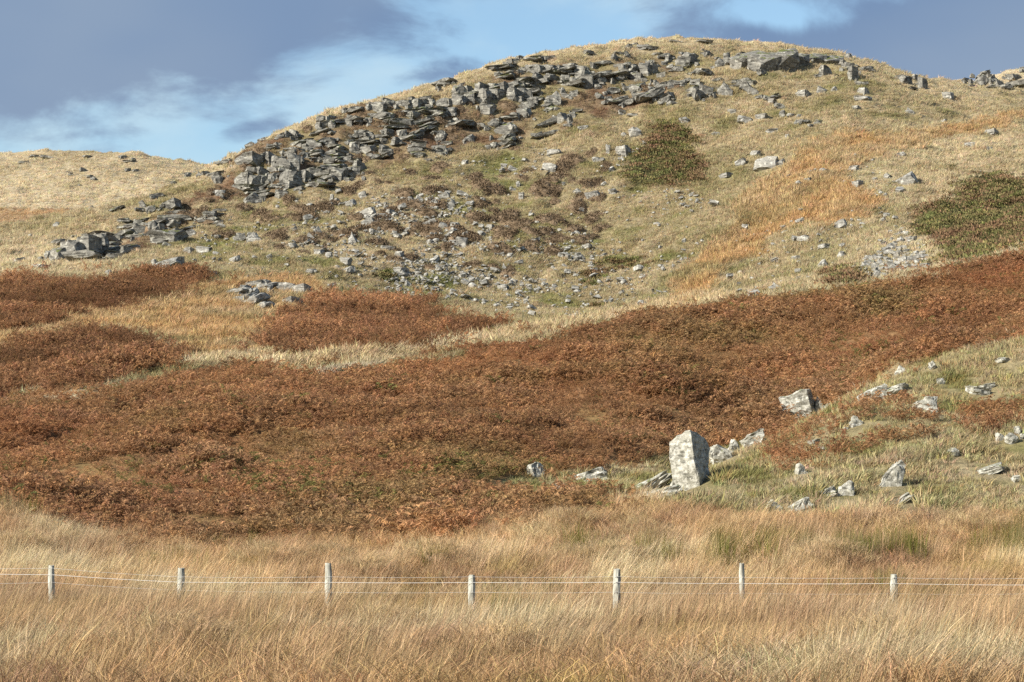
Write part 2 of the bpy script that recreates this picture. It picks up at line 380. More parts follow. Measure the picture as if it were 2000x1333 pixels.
# ------------------------------------------------------------------ materials
def new_mat(name):
    m = bpy.data.materials.new(name); m.use_nodes = True
    nt = m.node_tree; nt.nodes.clear()
    return m, nt.nodes, nt.links
def mat_ground():
    m, n, l = new_mat('turf')
    out = n.new('ShaderNodeOutputMaterial'); b = n.new('ShaderNodeBsdfPrincipled')
    b.inputs['Roughness'].default_value = 0.95; b.inputs['Specular IOR Level'].default_value = 0.1
    at = n.new('ShaderNodeAttribute'); at.attribute_name = 'col'
    g = n.new('ShaderNodeNewGeometry')
    t = n.new('ShaderNodeTexNoise'); t.inputs['Scale'].default_value = 2.2; t.inputs['Detail'].default_value = 8; t.inputs['Roughness'].default_value = 0.7
    l.new(g.outputs['Position'], t.inputs['Vector'])
    mr = n.new('ShaderNodeMapRange'); mr.inputs['From Min'].default_value = 0.3; mr.inputs['From Max'].default_value = 0.7; mr.inputs['To Min'].default_value = 0.45; mr.inputs['To Max'].default_value = 1.15
    l.new(t.outputs['Fac'], mr.inputs['Value'])
    mx = n.new('ShaderNodeVectorMath'); mx.operation = 'SCALE'
    l.new(at.outputs['Color'], mx.inputs[0]); l.new(mr.outputs[0], mx.inputs['Scale'])
    l.new(mx.outputs[0], b.inputs['Base Color'])
    bp = n.new('ShaderNodeBump'); bp.inputs['Strength'].default_value = 0.6; bp.inputs['Distance'].default_value = 0.25
    l.new(t.outputs['Fac'], bp.inputs['Height']); l.new(bp.outputs[0], b.inputs['Normal'])
    l.new(b.outputs[0], out.inputs[0])
    return m
def mat_leaf(name, trans=0.25, spread=0.35):
    """plant matter: colour from the scattered plant, varied blade by blade"""
    m, n, l = new_mat(name)
    out = n.new('ShaderNodeOutputMaterial')
    d = n.new('ShaderNodeBsdfDiffuse'); tr = n.new('ShaderNodeBsdfTranslucent'); mxs = n.new('ShaderNodeMixShader')
    mxs.inputs[0].default_value = trans
    at = n.new('ShaderNodeAttribute'); at.attribute_type = 'INSTANCER'; at.attribute_name = 'col'
    bl = n.new('ShaderNodeAttribute'); bl.attribute_name = 'bl'
    mx = n.new('ShaderNodeMix'); mx.data_type = 'RGBA'; mx.blend_type = 'MULTIPLY'; mx.inputs['Factor'].default_value = 1.0
    l.new(at.outputs['Color'], mx.inputs['A']); l.new(bl.outputs['Color'], mx.inputs['B'])
    l.new(mx.outputs['Result'], d.inputs['Color']); l.new(mx.outputs['Result'], tr.inputs['Color'])
    l.new(d.outputs[0], mxs.inputs[1]); l.new(tr.outputs[0], mxs.inputs[2]); l.new(mxs.outputs[0], out.inputs[0])
    return m
def mat_plant(name, ca, cb, scale=3.0):
    m, n, l = new_mat(name)
    out = n.new('ShaderNodeOutputMaterial'); b = n.new('ShaderNodeBsdfDiffuse')
    g = n.new('ShaderNodeNewGeometry'); t = n.new('ShaderNodeTexNoise'); t.inputs['Scale'].default_value = scale; t.inputs['Detail'].default_value = 5
    l.new(g.outputs['Position'], t.inputs['Vector'])
    mr = n.new('ShaderNodeMapRange'); mr.inputs['From Min'].default_value = 0.36; mr.inputs['From Max'].default_value = 0.64
    l.new(t.outputs['Fac'], mr.inputs['Value'])
    mx = n.new('ShaderNodeMix'); mx.data_type = 'RGBA'; mx.inputs['A'].default_value = (*ca, 1); mx.inputs['B'].default_value = (*cb, 1)
    l.new(mr.outputs[0], mx.inputs['Factor'])
    bl = n.new('ShaderNodeAttribute'); bl.attribute_name = 'bl'
    m2 = n.new('ShaderNodeMix'); m2.data_type = 'RGBA'; m2.blend_type = 'MULTIPLY'; m2.inputs['Factor'].default_value = 1.0
    l.new(mx.outputs['Result'], m2.inputs['A']); l.new(bl.outputs['Color'], m2.inputs['B'])
    l.new(m2.outputs['Result'], b.inputs['Color']); l.new(b.outputs[0], out.inputs[0])
    return m
def mat_rock(name, dark, light, lichen, lich_amt, scale=1.0, moss=0.0, bed=5.0, crack=0.45):
    m, n, l = new_mat(name)
    out = n.new('ShaderNodeOutputMaterial'); b = n.new('ShaderNodeBsdfPrincipled')
    b.inputs['Roughness'].default_value = 0.85; b.inputs['Specular IOR Level'].default_value = 0.25
    g = n.new('ShaderNodeNewGeometry')
    mp = n.new('ShaderNodeMapping'); mp.inputs['Rotation'].default_value = (0.25, -0.30, 0.2); mp.inputs['Scale'].default_value = (0.8, 0.8, bed)
    l.new(g.outputs['Position'], mp.inputs['Vector'])
    st = n.new('ShaderNodeTexNoise'); st.inputs['Scale'].default_value = 1.3 * scale; st.inputs['Detail'].default_value = 7; st.inputs['Roughness'].default_value = 0.62
    l.new(mp.outputs[0], st.inputs['Vector'])
    bl = n.new('ShaderNodeTexNoise'); bl.inputs['Scale'].default_value = 1.1 * scale; bl.inputs['Detail'].default_value = 8; bl.inputs['Roughness'].default_value = 0.65
    l.new(g.outputs['Position'], bl.inputs['Vector'])
    av = n.new('ShaderNodeMath'); av.operation = 'ADD'; l.new(st.outputs['Fac'], av.inputs[0]); l.new(bl.outputs['Fac'], av.inputs[1])
    mr = n.new('ShaderNodeMapRange'); mr.inputs['From Min'].default_value = 0.72; mr.inputs['From Max'].default_value = 1.25
    l.new(av.outputs[0], mr.inputs['Value'])
    mx = n.new('ShaderNodeMix'); mx.data_type = 'RGBA'; mx.inputs['A'].default_value = (*dark, 1); mx.inputs['B'].default_value = (*light, 1)
    l.new(mr.outputs[0], mx.inputs['Factor'])
    ln = n.new('ShaderNodeTexNoise'); ln.inputs['Scale'].default_value = 2.4 * scale; ln.inputs['Detail'].default_value = 9; ln.inputs['Roughness'].default_value = 0.7
    l.new(g.outputs['Position'], ln.inputs['Vector'])
    lr = n.new('ShaderNodeMapRange'); lr.inputs['From Min'].default_value = 0.62 - 0.24 * lich_amt; lr.inputs['From Max'].default_value = 0.70 - 0.20 * lich_amt
    l.new(ln.outputs['Fac'], lr.inputs['Value'])
    m2 = n.new('ShaderNodeMix'); m2.data_type = 'RGBA'; m2.inputs['B'].default_value = (*lichen, 1)
    l.new(lr.outputs[0], m2.inputs['Factor']); l.new(mx.outputs['Result'], m2.inputs['A'])
    # dark cracks along the bedding
    cr = n.new('ShaderNodeMapRange'); cr.inputs['From Min'].default_value = 0.40; cr.inputs['From Max'].default_value = 0.44; cr.inputs['To Min'].default_value = crack; cr.inputs['To Max'].default_value = 1.0
    l.new(st.outputs['Fac'], cr.inputs['Value'])
    sc = n.new('ShaderNodeVectorMath'); sc.operation = 'SCALE'
    l.new(m2.outputs['Result'], sc.inputs[0]); l.new(cr.outputs[0], sc.inputs['Scale'])
    last = sc.outputs[0]
    if moss:
        sx = n.new('ShaderNodeSeparateXYZ'); l.new(g.outputs['True Normal'], sx.inputs[0])
        mm = n.new('ShaderNodeMath'); mm.operation = 'MULTIPLY_ADD'; mm.inputs[1].default_value = 0.35; l.new(sx.outputs['Z'], mm.inputs[0]); l.new(bl.outputs['Fac'], mm.inputs[2])
        mr2 = n.new('ShaderNodeMapRange'); mr2.inputs['From Min'].default_value = 0.86 - moss * 0.1; mr2.inputs['From Max'].default_value = 0.93 - moss * 0.1
        l.new(mm.outputs[0], mr2.inputs['Value'])
        m3 = n.new('ShaderNodeMix'); m3.data_type = 'RGBA'; m3.inputs['B'].default_value = (0.10, 0.115, 0.03, 1)
        l.new(mr2.outputs[0], m3.inputs['Factor']); l.new(last, m3.inputs['A']); last = m3.outputs['Result']
    l.new(last, b.inputs['Base Color'])
    bp = n.new('ShaderNodeBump'); bp.inputs['Strength'].default_value = 0.8; bp.inputs['Distance'].default_value = 0.16 / scale
    l.new(av.outputs[0], bp.inputs['Height']); l.new(bp.outputs[0], b.inputs['Normal'])
    l.new(b.outputs[0], out.inputs[0])
    return m
def mat_simple(name, ca, cb, scale, rough=0.8, stretch=(1, 1, 1), metal=0.0):
    m, n, l = new_mat(name)
    out = n.new('ShaderNodeOutputMaterial'); b = n.new('ShaderNodeBsdfPrincipled'); b.inputs['Roughness'].default_value = rough; b.inputs['Metallic'].default_value = metal
    tcn = n.new('ShaderNodeTexCoord'); mp = n.new('ShaderNodeMapping'); mp.inputs['Scale'].default_value = stretch
    l.new(tcn.outputs['Object'], mp.inputs['Vector'])
    t = n.new('ShaderNodeTexNoise'); t.inputs['Scale'].default_value = scale; t.inputs['Detail'].default_value = 7; t.inputs['Roughness'].default_value = 0.65
    l.new(mp.outputs[0], t.inputs['Vector'])
    mr = n.new('ShaderNodeMapRange'); mr.inputs['From Min'].default_value = 0.38; mr.inputs['From Max'].default_value = 0.62
    l.new(t.outputs['Fac'], mr.inputs['Value'])
    mx = n.new('ShaderNodeMix'); mx.data_type = 'RGBA'; mx.inputs['A'].default_value = (*ca, 1); mx.inputs['B'].default_value = (*cb, 1)
    l.new(mr.outputs[0], mx.inputs['Factor']); l.new(mx.outputs['Result'], b.inputs['Base Color'])
    bp = n.new('ShaderNodeBump'); bp.inputs['Strength'].default_value = 0.6; bp.inputs['Distance'].default_value = 0.01
    l.new(t.outputs['Fac'], bp.inputs['Height']); l.new(bp.outputs[0], b.inputs['Normal']); l.new(b.outputs[0], out.inputs[0])
    return m
M = {}
M['ground'] = mat_ground()
M['grass'] = mat_leaf('dry_grass', 0.30)
M['fern'] = mat_leaf('bracken_frond', 0.35)
M['stonebits'] = None
M['crag'] = mat_rock('crag_slate', (0.068, 0.065, 0.056), (0.25, 0.24, 0.21), (0.37, 0.36, 0.31), 0.42, 1.0, moss=0.5)
M['pale'] = mat_rock('pale_slate', (0.13, 0.125, 0.11), (0.33, 0.32, 0.285), (0.48, 0.47, 0.42), 0.42, 1.2)
M['boulder'] = mat_rock('lichened_boulder', (0.12, 0.115, 0.092), (0.37, 0.36, 0.30), (0.47, 0.46, 0.405), 0.6, 3.6, moss=0.3, bed=2.0, crack=0.6)
M['heather'] = mat_plant('brown_heather', (0.115, 0.083, 0.053), (0.20, 0.148, 0.098), 1.2)
M['gorse'] = mat_plant('green_gorse', (0.20, 0.145, 0.085), (0.13, 0.135, 0.06), 0.8)
M['wood'] = mat_simple('weathered_post', (0.19, 0.18, 0.145), (0.50, 0.50, 0.43), 14, 0.9, (1, 1, 0.25))
M['cut_wood'] = mat_simple('post_top', (0.30, 0.30, 0.25), (0.60, 0.60, 0.53), 22, 0.9)
M['wire'] = mat_simple('white_wire', (0.74, 0.73, 0.70), (0.84, 0.83, 0.80), 5, 0.4)
M['dullwire'] = mat_simple('galvanised_wire', (0.50, 0.50, 0.48), (0.66, 0.66, 0.64), 5, 0.4)

# ------------------------------------------------------------------ object helpers
def link(o, parent=None):
    COL.objects.link(o)
    if parent is not None: o.parent = parent
    return o
def tag(o, label=None, cat=None, group=None, kind=None):
    if label: o['label'] = label
    if cat: o['category'] = cat
    if group: o['group'] = group
    if kind: o['kind'] = kind
    return o
def mesh_np(name, verts, faces, mat, smooth=False):
    me = bpy.data.meshes.new(name)
    me.from_pydata(verts, [], faces)
    me.materials.append(mat)
    if smooth: me.polygons.foreach_set('use_smooth', np.ones(len(me.polygons), bool))
    me.update()
    return me

# ------------------------------------------------------------------ terrain sheet
def build_ground():
    ii, jj = np.meshgrid(np.arange(NS - 1), np.arange(ND - 1), indexing='ij')
    a = (ii * ND + jj).ravel()
    faces = np.stack([a, a + ND, a + ND + 1, a + 1], 1)
    co = np.stack([XX.ravel(), YY.ravel(), Zg.ravel()], 1)
    me = bpy.data.meshes.new('hillside')
    me.vertices.add(len(co)); me.vertices.foreach_set('co', co.ravel())
    me.loops.add(faces.size); me.loops.foreach_set('vertex_index', faces.ravel().astype(np.int32))
    me.polygons.add(len(faces))
    me.polygons.foreach_set('loop_start', (np.arange(len(faces)) * 4).astype(np.int32))
    me.polygons.foreach_set('use_smooth', np.ones(len(faces), bool))
    me.update(calc_edges=True)
    px, py, m = cover(XX, YY, Zg)
    col = ground_colour(XX, YY, px, py, m) * 0.8
    ca = me.attributes.new('col', 'FLOAT_COLOR', 'POINT')
    ca.data.foreach_set('color', np.concatenate([col, np.ones(col.shape[:2] + (1,))], -1).ravel().astype(np.float32))
    me.materials.append(M['ground'])
    o = link(bpy.data.objects.new('hillside_terrain', me))
    tag(o, 'grassy hillside rising from a rough meadow to a rocky crest', kind='structure')
build_ground()
def build_plain():
    # low moorland that carries on all round, out to the horizon
    R = [7, 20, 60, 150, 400, 1200, 4000, 12000]
    vs_, fs = [(0, 0, -0.6)], []
    n = 64
    for r in R:
        for k in range(n):
            a = 2 * math.pi * k / n
            vs_.append((r * math.cos(a), r * math.sin(a), -0.6 - min(r, 400) * 0.004))
    for k in range(n): fs.append((0, 1 + k, 1 + (k + 1) % n))
    for q in range(len(R) - 1):
        for k in range(n):
            a = 1 + q * n + k; b = 1 + q * n + (k + 1) % n
            fs.append((a, a + n, b + n, b))
    me = mesh_np('ground', vs_, fs, M['ground'])
    ca = me.attributes.new('col', 'FLOAT_COLOR', 'POINT')
    ca.data.foreach_set('color', np.tile(np.array([0.42, 0.31, 0.16, 1], np.float32), len(vs_)))
    tag(link(bpy.data.objects.new('ground', me)), 'rough moorland carrying on around the meadow', kind='structure')
build_plain()
# ------------------------------------------------------------------ scattering of ground cover
protos = bpy.data.collections.new('plant_kinds')          # never linked to the scene: only a source of shapes
def add_bl(me, cols):
    ca = me.attributes.new('bl', 'FLOAT_COLOR', 'POINT')
    ca.data.foreach_set('color', np.concatenate([np.asarray(cols), np.ones((len(cols), 1))], 1).ravel().astype(np.float32))
class Tuft:
    def __init__(self): self.v, self.f, self.c = [], [], []
    def blade(self, base, h, az, lean, w, col, droop=0.3, seg=2):
        b = Vector(base); d = Vector((math.cos(az), math.sin(az), 0)); side = Vector((-d.y, d.x, 0))
        ta = random.uniform(0, math.pi); side = Vector((math.cos(ta), math.sin(ta), 0))
        n0 = len(self.v)
        for k in range(seg):
            t = k / seg
            p = b + d * (lean * h * (t ** 1.7)) + Vector((0, 0, h * (t - droop * t * t)))
            ww = w * (1 - 0.55 * t) * 0.5
            self.v += [tuple(p - side * ww), tuple(p + side * ww)]; self.c += [col, col]
        p = b + d * (lean * h) + Vector((0, 0, h * (1 - droop)))
        self.v.append(tuple(p)); self.c.append(col)
        for k in range(seg - 1):
            a = n0 + 2 * k
            self.f.append((a, a + 1, a + 3, a + 2))
        a = n0 + 2 * (seg - 1)
        self.f.append((a, a + 1, a + 2))
    def tri(self, a, b, c, col):
        n0 = len(self.v); self.v += [tuple(a), tuple(b), tuple(c)]; self.c += [col] * 3; self.f.append((n0, n0 + 1, n0 + 2))
    def done(self, name, mat):
        me = mesh_np(name, self.v, self.f, mat); add_bl(me, self.c)
        return me
def rv(a, b): return random.uniform(a, b)
def tint(lo, hi, warm=0.06):
    k = rv(lo, hi); return (k * (1 + rv(-warm, warm)), k, k * (1 + rv(-1.5 * warm, 1.5 * warm)))
def proto(col, name, me):
    o = bpy.data.objects.new(name, me); col.objects.link(o); return o
def make_collection(name, builder, n):
    c = bpy.data.collections.new(name)
    for k in range(n): proto(c, '%s_%02d' % (name, k), builder(k))
    return c
WIND = 0.28          # the grass lies over to the right
def tall_grass(k):
    t = Tuft()
    a0 = rv(-.5, .5); l0 = rv(.12, .45)
    for i in range(20):
        az = rv(0, 2 * math.pi); r = 0.13 * math.sqrt(random.random())
        h = rv(0.40, 0.84)
        lean = rv(0.02, 0.22); dx = math.cos(az) * lean + l0 * math.cos(a0); dy = math.sin(az) * lean + l0 * math.sin(a0)
        t.blade((r * math.cos(az), r * math.sin(az), 0), h, math.atan2(dy, dx), math.hypot(dx, dy), rv(0.0042, 0.0085), tint(0.62, 1.28), rv(0.03, 0.30), 3)
    return t.done('tall_grass', M['grass'])
def mat_grass(k):        # laid-over thatch between the stems
    t = Tuft()
    for i in range(30):
        az = rv(-1.0, 1.0) + (math.pi if random.random() < 0.25 else 0)
        t.blade((rv(-.2, .2), rv(-.2, .2), rv(0.0, 0.1)), rv(0.25, 0.5), az, rv(0.5, 1.1), rv(0.005, 0.010), tint(0.5, 1.2), rv(0.35, 0.8), 3)
    return t.done('thatch', M['grass'])
def hill_tuft(k):
    t = Tuft()
    for i in range(22):
        az = rv(0, 2 * math.pi); r = 0.24 * math.sqrt(random.random())
        lean = rv(0.1, 0.8); dx = math.cos(az) * lean + 0.25; dy = math.sin(az) * lean
        t.blade((r * math.cos(az), r * math.sin(az), -0.03), rv(0.20, 0.50), math.atan2(dy, dx), math.hypot(dx, dy), rv(0.018, 0.04), tint(0.62, 1.25), rv(0.15, 0.5), 2)
    return t.done('hill_tuft', M['grass'])
def rush(k):
    t = Tuft()
    for i in range(40):
        az = rv(0, 2 * math.pi); r = 0.2 * math.sqrt(random.random()); lean = rv(0.02, 0.25)
        t.blade((r * math.cos(az), r * math.sin(az), 0), rv(0.5, 0.95), az, lean, rv(0.006, 0.010), tint(0.5, 1.3), 0.05, 2)
    return t.done('rush', M['grass'])
def fern(k):
    """a stand of arching, collapsed bracken fronds with fine drooping pinnae"""
    t = Tuft()
    for i in range(6):
        az = rv(0, 2 * math.pi); L = rv(0.5, 0.95); rise = rv(0.35, 0.85)
        base = Vector((rv(-.25, .25), rv(-.25, .25), 0)); d = Vector((math.cos(az), math.sin(az), 0)); side = Vector((-d.y, d.x, 0))
        col0 = tint(0.75, 1.2, 0.05)
        def at(s): return base + d * (L * 0.7 * s ** 1.2) + Vector((0, 0, rise * (1.8 * s - 1.2 * s * s) + 0.03))
        for q in range(4):
            a, b = at(q / 4), at((q + 1) / 4); w = side * 0.006
            t.tri(a - w, a + w, b, tuple(x * 1.15 for x in col0))
        npin = 15
        for q in range(npin):
            s = 0.22 + 0.76 * q / npin
            p = at(s); ln = L * 0.30 * (1.08 - s) + 0.03
            for sg in (-1, 1):
                if random.random() < .12: continue
                tip = p + side * (sg * ln * rv(0.5, 1.1)) + d * (ln * rv(.1, .6)) + Vector((0, 0, ln * rv(-0.9, 0.55)))
                w = (d * rv(.4, 1) + Vector((0, 0, rv(-1, 1)))).normalized() * (0.010 + 0.010 * rv(0.4, 1.2))
                kk = rv(0.8, 1.22)
                t.tri(p - w, p + w, tip, tuple(x * kk for x in col0))
    return t.done('fern', M['fern'])
K_GRASS = make_collection('tall_grass', tall_grass, 8)
K_MAT = make_collection('thatch', mat_grass, 5)
K_TUFT = make_collection('hill_tuft', hill_tuft, 7)
K_RUSH = make_collection('rush', rush, 4)
K_FERN = make_collection('fern', fern, 9)

def gn_scatter(name, coll):
    g = bpy.data.node_groups.new(name, 'GeometryNodeTree')
    g.interface.new_socket('Geometry', in_out='INPUT', socket_type='NodeSocketGeometry')
    g.interface.new_socket('Geometry', in_out='OUTPUT', socket_type='NodeSocketGeometry')
    n, l = g.nodes, g.links
    i = n.new('NodeGroupInput'); o = n.new('NodeGroupOutput')
    ci = n.new('GeometryNodeCollectionInfo'); ci.inputs['Collection'].default_value = coll
    ci.inputs['Separate Children'].default_value = True; ci.inputs['Reset Children'].default_value = True
    ip = n.new('GeometryNodeInstanceOnPoints'); ip.inputs['Pick Instance'].default_value = True
    def attr(nm, dt):
        a = n.new('GeometryNodeInputNamedAttribute'); a.data_type = dt; a.inputs['Name'].default_value = nm
        return a.outputs['Attribute']
    l.new(i.outputs[0], ip.inputs['Points']); l.new(ci.outputs[0], ip.inputs['Instance'])
    l.new(attr('pick', 'INT'), ip.inputs['Instance Index'])
    er = n.new('FunctionNodeEulerToRotation'); l.new(attr('rot', 'FLOAT_VECTOR'), er.inputs[0])
    l.new(er.outputs[0], ip.inputs['Rotation']); l.new(attr('scl', 'FLOAT_VECTOR'), ip.inputs['Scale'])
    l.new(ip.outputs[0], o.inputs[0])
    return g
def scatter(name, label, coll, X, Y, Z, rot, scl, col, cat='grass', kind='stuff'):
    n = len(X)
    me = bpy.data.meshes.new(name)
    me.vertices.add(n); me.vertices.foreach_set('co', np.stack([X, Y, Z], 1).ravel())
    def put(nm, tp, key, arr):
        a = me.attributes.new(nm, tp, 'POINT'); a.data.foreach_set(key, arr.ravel())
    put('rot', 'FLOAT_VECTOR', 'vector', np.asarray(rot, np.float32))
    put('scl', 'FLOAT_VECTOR', 'vector', np.asarray(scl, np.float32))
    put('pick', 'INT', 'value', rng.integers(0, len(coll.objects), n).astype(np.int32))
    put('col', 'FLOAT_COLOR', 'color', np.concatenate([col, np.ones((n, 1))], 1).astype(np.float32))
    o = link(bpy.data.objects.new(name, me))
    md = o.modifiers.new('scatter', 'NODES'); md.node_group = gn_scatter(name, coll)
    tag(o, label, cat, kind=kind)
    return o
ROCKS = []            # footprints (X, Y, half width, front reach) kept clear of plants
def clear_of_rocks(X, Y, prob=1.0):
    order = np.argsort(X); xs = X[order]
    ok = np.ones(len(X), bool)
    for rx, ry, hw, fr in ROCKS:
        a, b = np.searchsorted(xs, rx - hw), np.searchsorted(xs, rx + hw)
        idx = order[a:b]
        dy = Y[idx] - ry
        bad = (dy > -fr) & (dy < hw * 0.9)
        ok[idx[bad]] = False
    return ok | (rng.random(len(X)) > prob)
def yaw(n, amt=math.pi):
    r = np.zeros((n, 3)); r[:, 2] = rng.uniform(-amt, amt, n); return r
def uni(n, a, b, flat=0.0):
    s = rng.uniform(a, b, n); return np.stack([s, s, s * (1 + rng.uniform(-flat, flat, n))], 1)
def area_points(d0, d1, density, smin=-0.27, smax=0.27):
    A = (smax - smin) * (d1 * d1 - d0 * d0) / 2
    n = int(A * density)
    D = np.sqrt(rng.uniform(d0 * d0, d1 * d1, n)); s = rng.uniform(smin, smax, n)
    X = s * D
    return X, D, hgt(X, D)
def screen_points(n, x0, x1, y0, y1):
    x = rng.uniform(x0, x1, n); y = rng.uniform(y0, y1, n)
    ok = y > top_of(x) - 1
    X, Y, Z = hit(x[ok], y[ok])
    # spread along the line of sight so that rows do not form
    Y2 = Y + rng.normal(0, 0.6, len(Y)) * (Y / 200); X2 = X / Y * Y2
    return X2, Y2, hgt(X2, Y2)
def vary(col, n, amt=0.14, warm=0.05):
    k = 1 + rng.normal(0, amt, n)[:, None]; w = rng.normal(0, warm, (n, 3))
    return np.clip(col * k * (1 + w), 0.01, 0.85)

# foreground meadow
def meadow():
    X, Y, Z = area_points(20, 60, 46, -0.36, 0.36)
    px, py, m = cover(X, Y, Z, 16)
    hum = fbm(X, Y, 1.6, 3, 61)                      # tussocks
    keep = m['field'] & (rng.random(len(X)) < 0.55 + 0.9 * hum) & clear_of_rocks(X, Y)
    X, Y, Z, px, py, hum = (a[keep] for a in (X, Y, Z, px, py, hum)); mm = {k: v[keep] for k, v in m.items()}
    col = ground_colour(X, Y, px, py, mm)
    n = len(X)
    sc = uni(n, 0.68, 1.05, 0.15) * (1 + 0.5 * hum)[:, None] * (0.78 + 0.22 * sstep(Y, 26, 34))[:, None] * (1 - 0.12 * np.exp(-((Y - 39.5) / 1.6) ** 2) - 0.25 * sstep(Y, 50, 54))[:, None]
    rushes = np.zeros(n, bool)
    for p in RUSH: rushes |= in_poly(px, py, [(x, y + 22) for x, y in p]) & (rng.random(n) < 0.5)
    rushes |= (fbm(X, Y, 2.3, 2, 83) > 0.62) & (rng.random(n) < 0.3)
    r = yaw(n, 0.35); r[:, 2] += 1.6 * fbm(X, Y, 3.5, 2, 73)
    r[:, 1] = rng.normal(0.05, 0.10, n) + 0.16 * fbm(X, Y, 4, 2, 71); r[:, 0] = rng.normal(0, 0.08, n)
    g = ~rushes
    scatter('meadow_grass', 'tall straw-coloured grass of the rough meadow around the fence', K_GRASS, X[g], Y[g], Z[g], r[g], sc[g], vary(col[g], g.sum(), 0.22, 0.03))
    rc = vary(np.where((rng.random((rushes.sum(), 1)) < 0.65), np.array([0.155, 0.150, 0.035]), np.array([0.33, 0.26, 0.13])), rushes.sum(), 0.2)
    scatter('rushes', 'green and brown rush clumps standing among the meadow grass', K_RUSH, X[rushes], Y[rushes], Z[rushes], r[rushes], uni(rushes.sum(), 0.7, 1.0), rc, 'rushes')
    X, Y, Z = area_points(20, 58, 14, -0.36, 0.36)
    px, py, m = cover(X, Y, Z); k = m['field']
    X, Y, Z, px, py = (a[k] for a in (X, Y, Z, px, py)); mm = {q: v[k] for q, v in m.items()}
    n = len(X)
    scatter('meadow_thatch', 'matted dead grass lying low in the meadow', K_MAT, X, Y, Z + 0.05 + 0.18 * np.clip(fbm(X, Y, 1.6, 3, 61), 0, 1), yaw(n), uni(n, 0.8, 1.3), vary(ground_colour(X, Y, px, py, mm) * np.array([0.95, 0.9, 0.85]), n, 0.18))

def tussocks():
    """drooping domes of bleached grass at the back of the meadow"""
    P = [(345,1088,.5),(520,1103,.75),(835,1100,.8),(1120,1098,.6),(1190,1098,.7),(1250,1040,.6),(1110,1022,.6),(1450,1040,.6),(40,1060,.5),(640,1085,.5),(1620,1095,.7),(1900,1030,.7),(200,1200,.5),(760,1230,.5),(1500,1220,.5),(980,1290,.5),(330,1290,.6),(1700,1290,.55),(1330,1150,.5),(700,1120,.6)]
    XX_, YY_, ZZ_, RO, SC, CO = [], [], [], [], [], []
    R = random.Random(77)
    for x, y, r in P:
        X, Y, Z = (float(a[0]) for a in hit([x], [y + 26]))
        c = np.array([0.60, 0.45, 0.26]) * R.uniform(.85, 1.1)
        for q in range(46):
            a = R.uniform(0, 2 * math.pi); rr = r * math.sqrt(R.random())
            XX_.append(X + rr * math.cos(a) * 1.3); YY_.append(Y + rr * math.sin(a)); ZZ_.append(Z + .50 * math.sqrt(max(0, 1 - (rr / r) ** 2)) * r / .6)
            RO.append((R.uniform(-.2, .2), R.uniform(-.2, .2) + .2 * math.cos(a), a)); SC.append([R.uniform(.5, .85)] * 3); CO.append(c)
    n = len(XX_)
    scatter('tussock_grass', 'drooping domed tussocks of bleached grass along the back of the meadow', K_MAT, np.array(XX_), np.array(YY_), np.array(ZZ_), np.array(RO), np.array(SC), vary(np.array(CO), n, .14, .03))
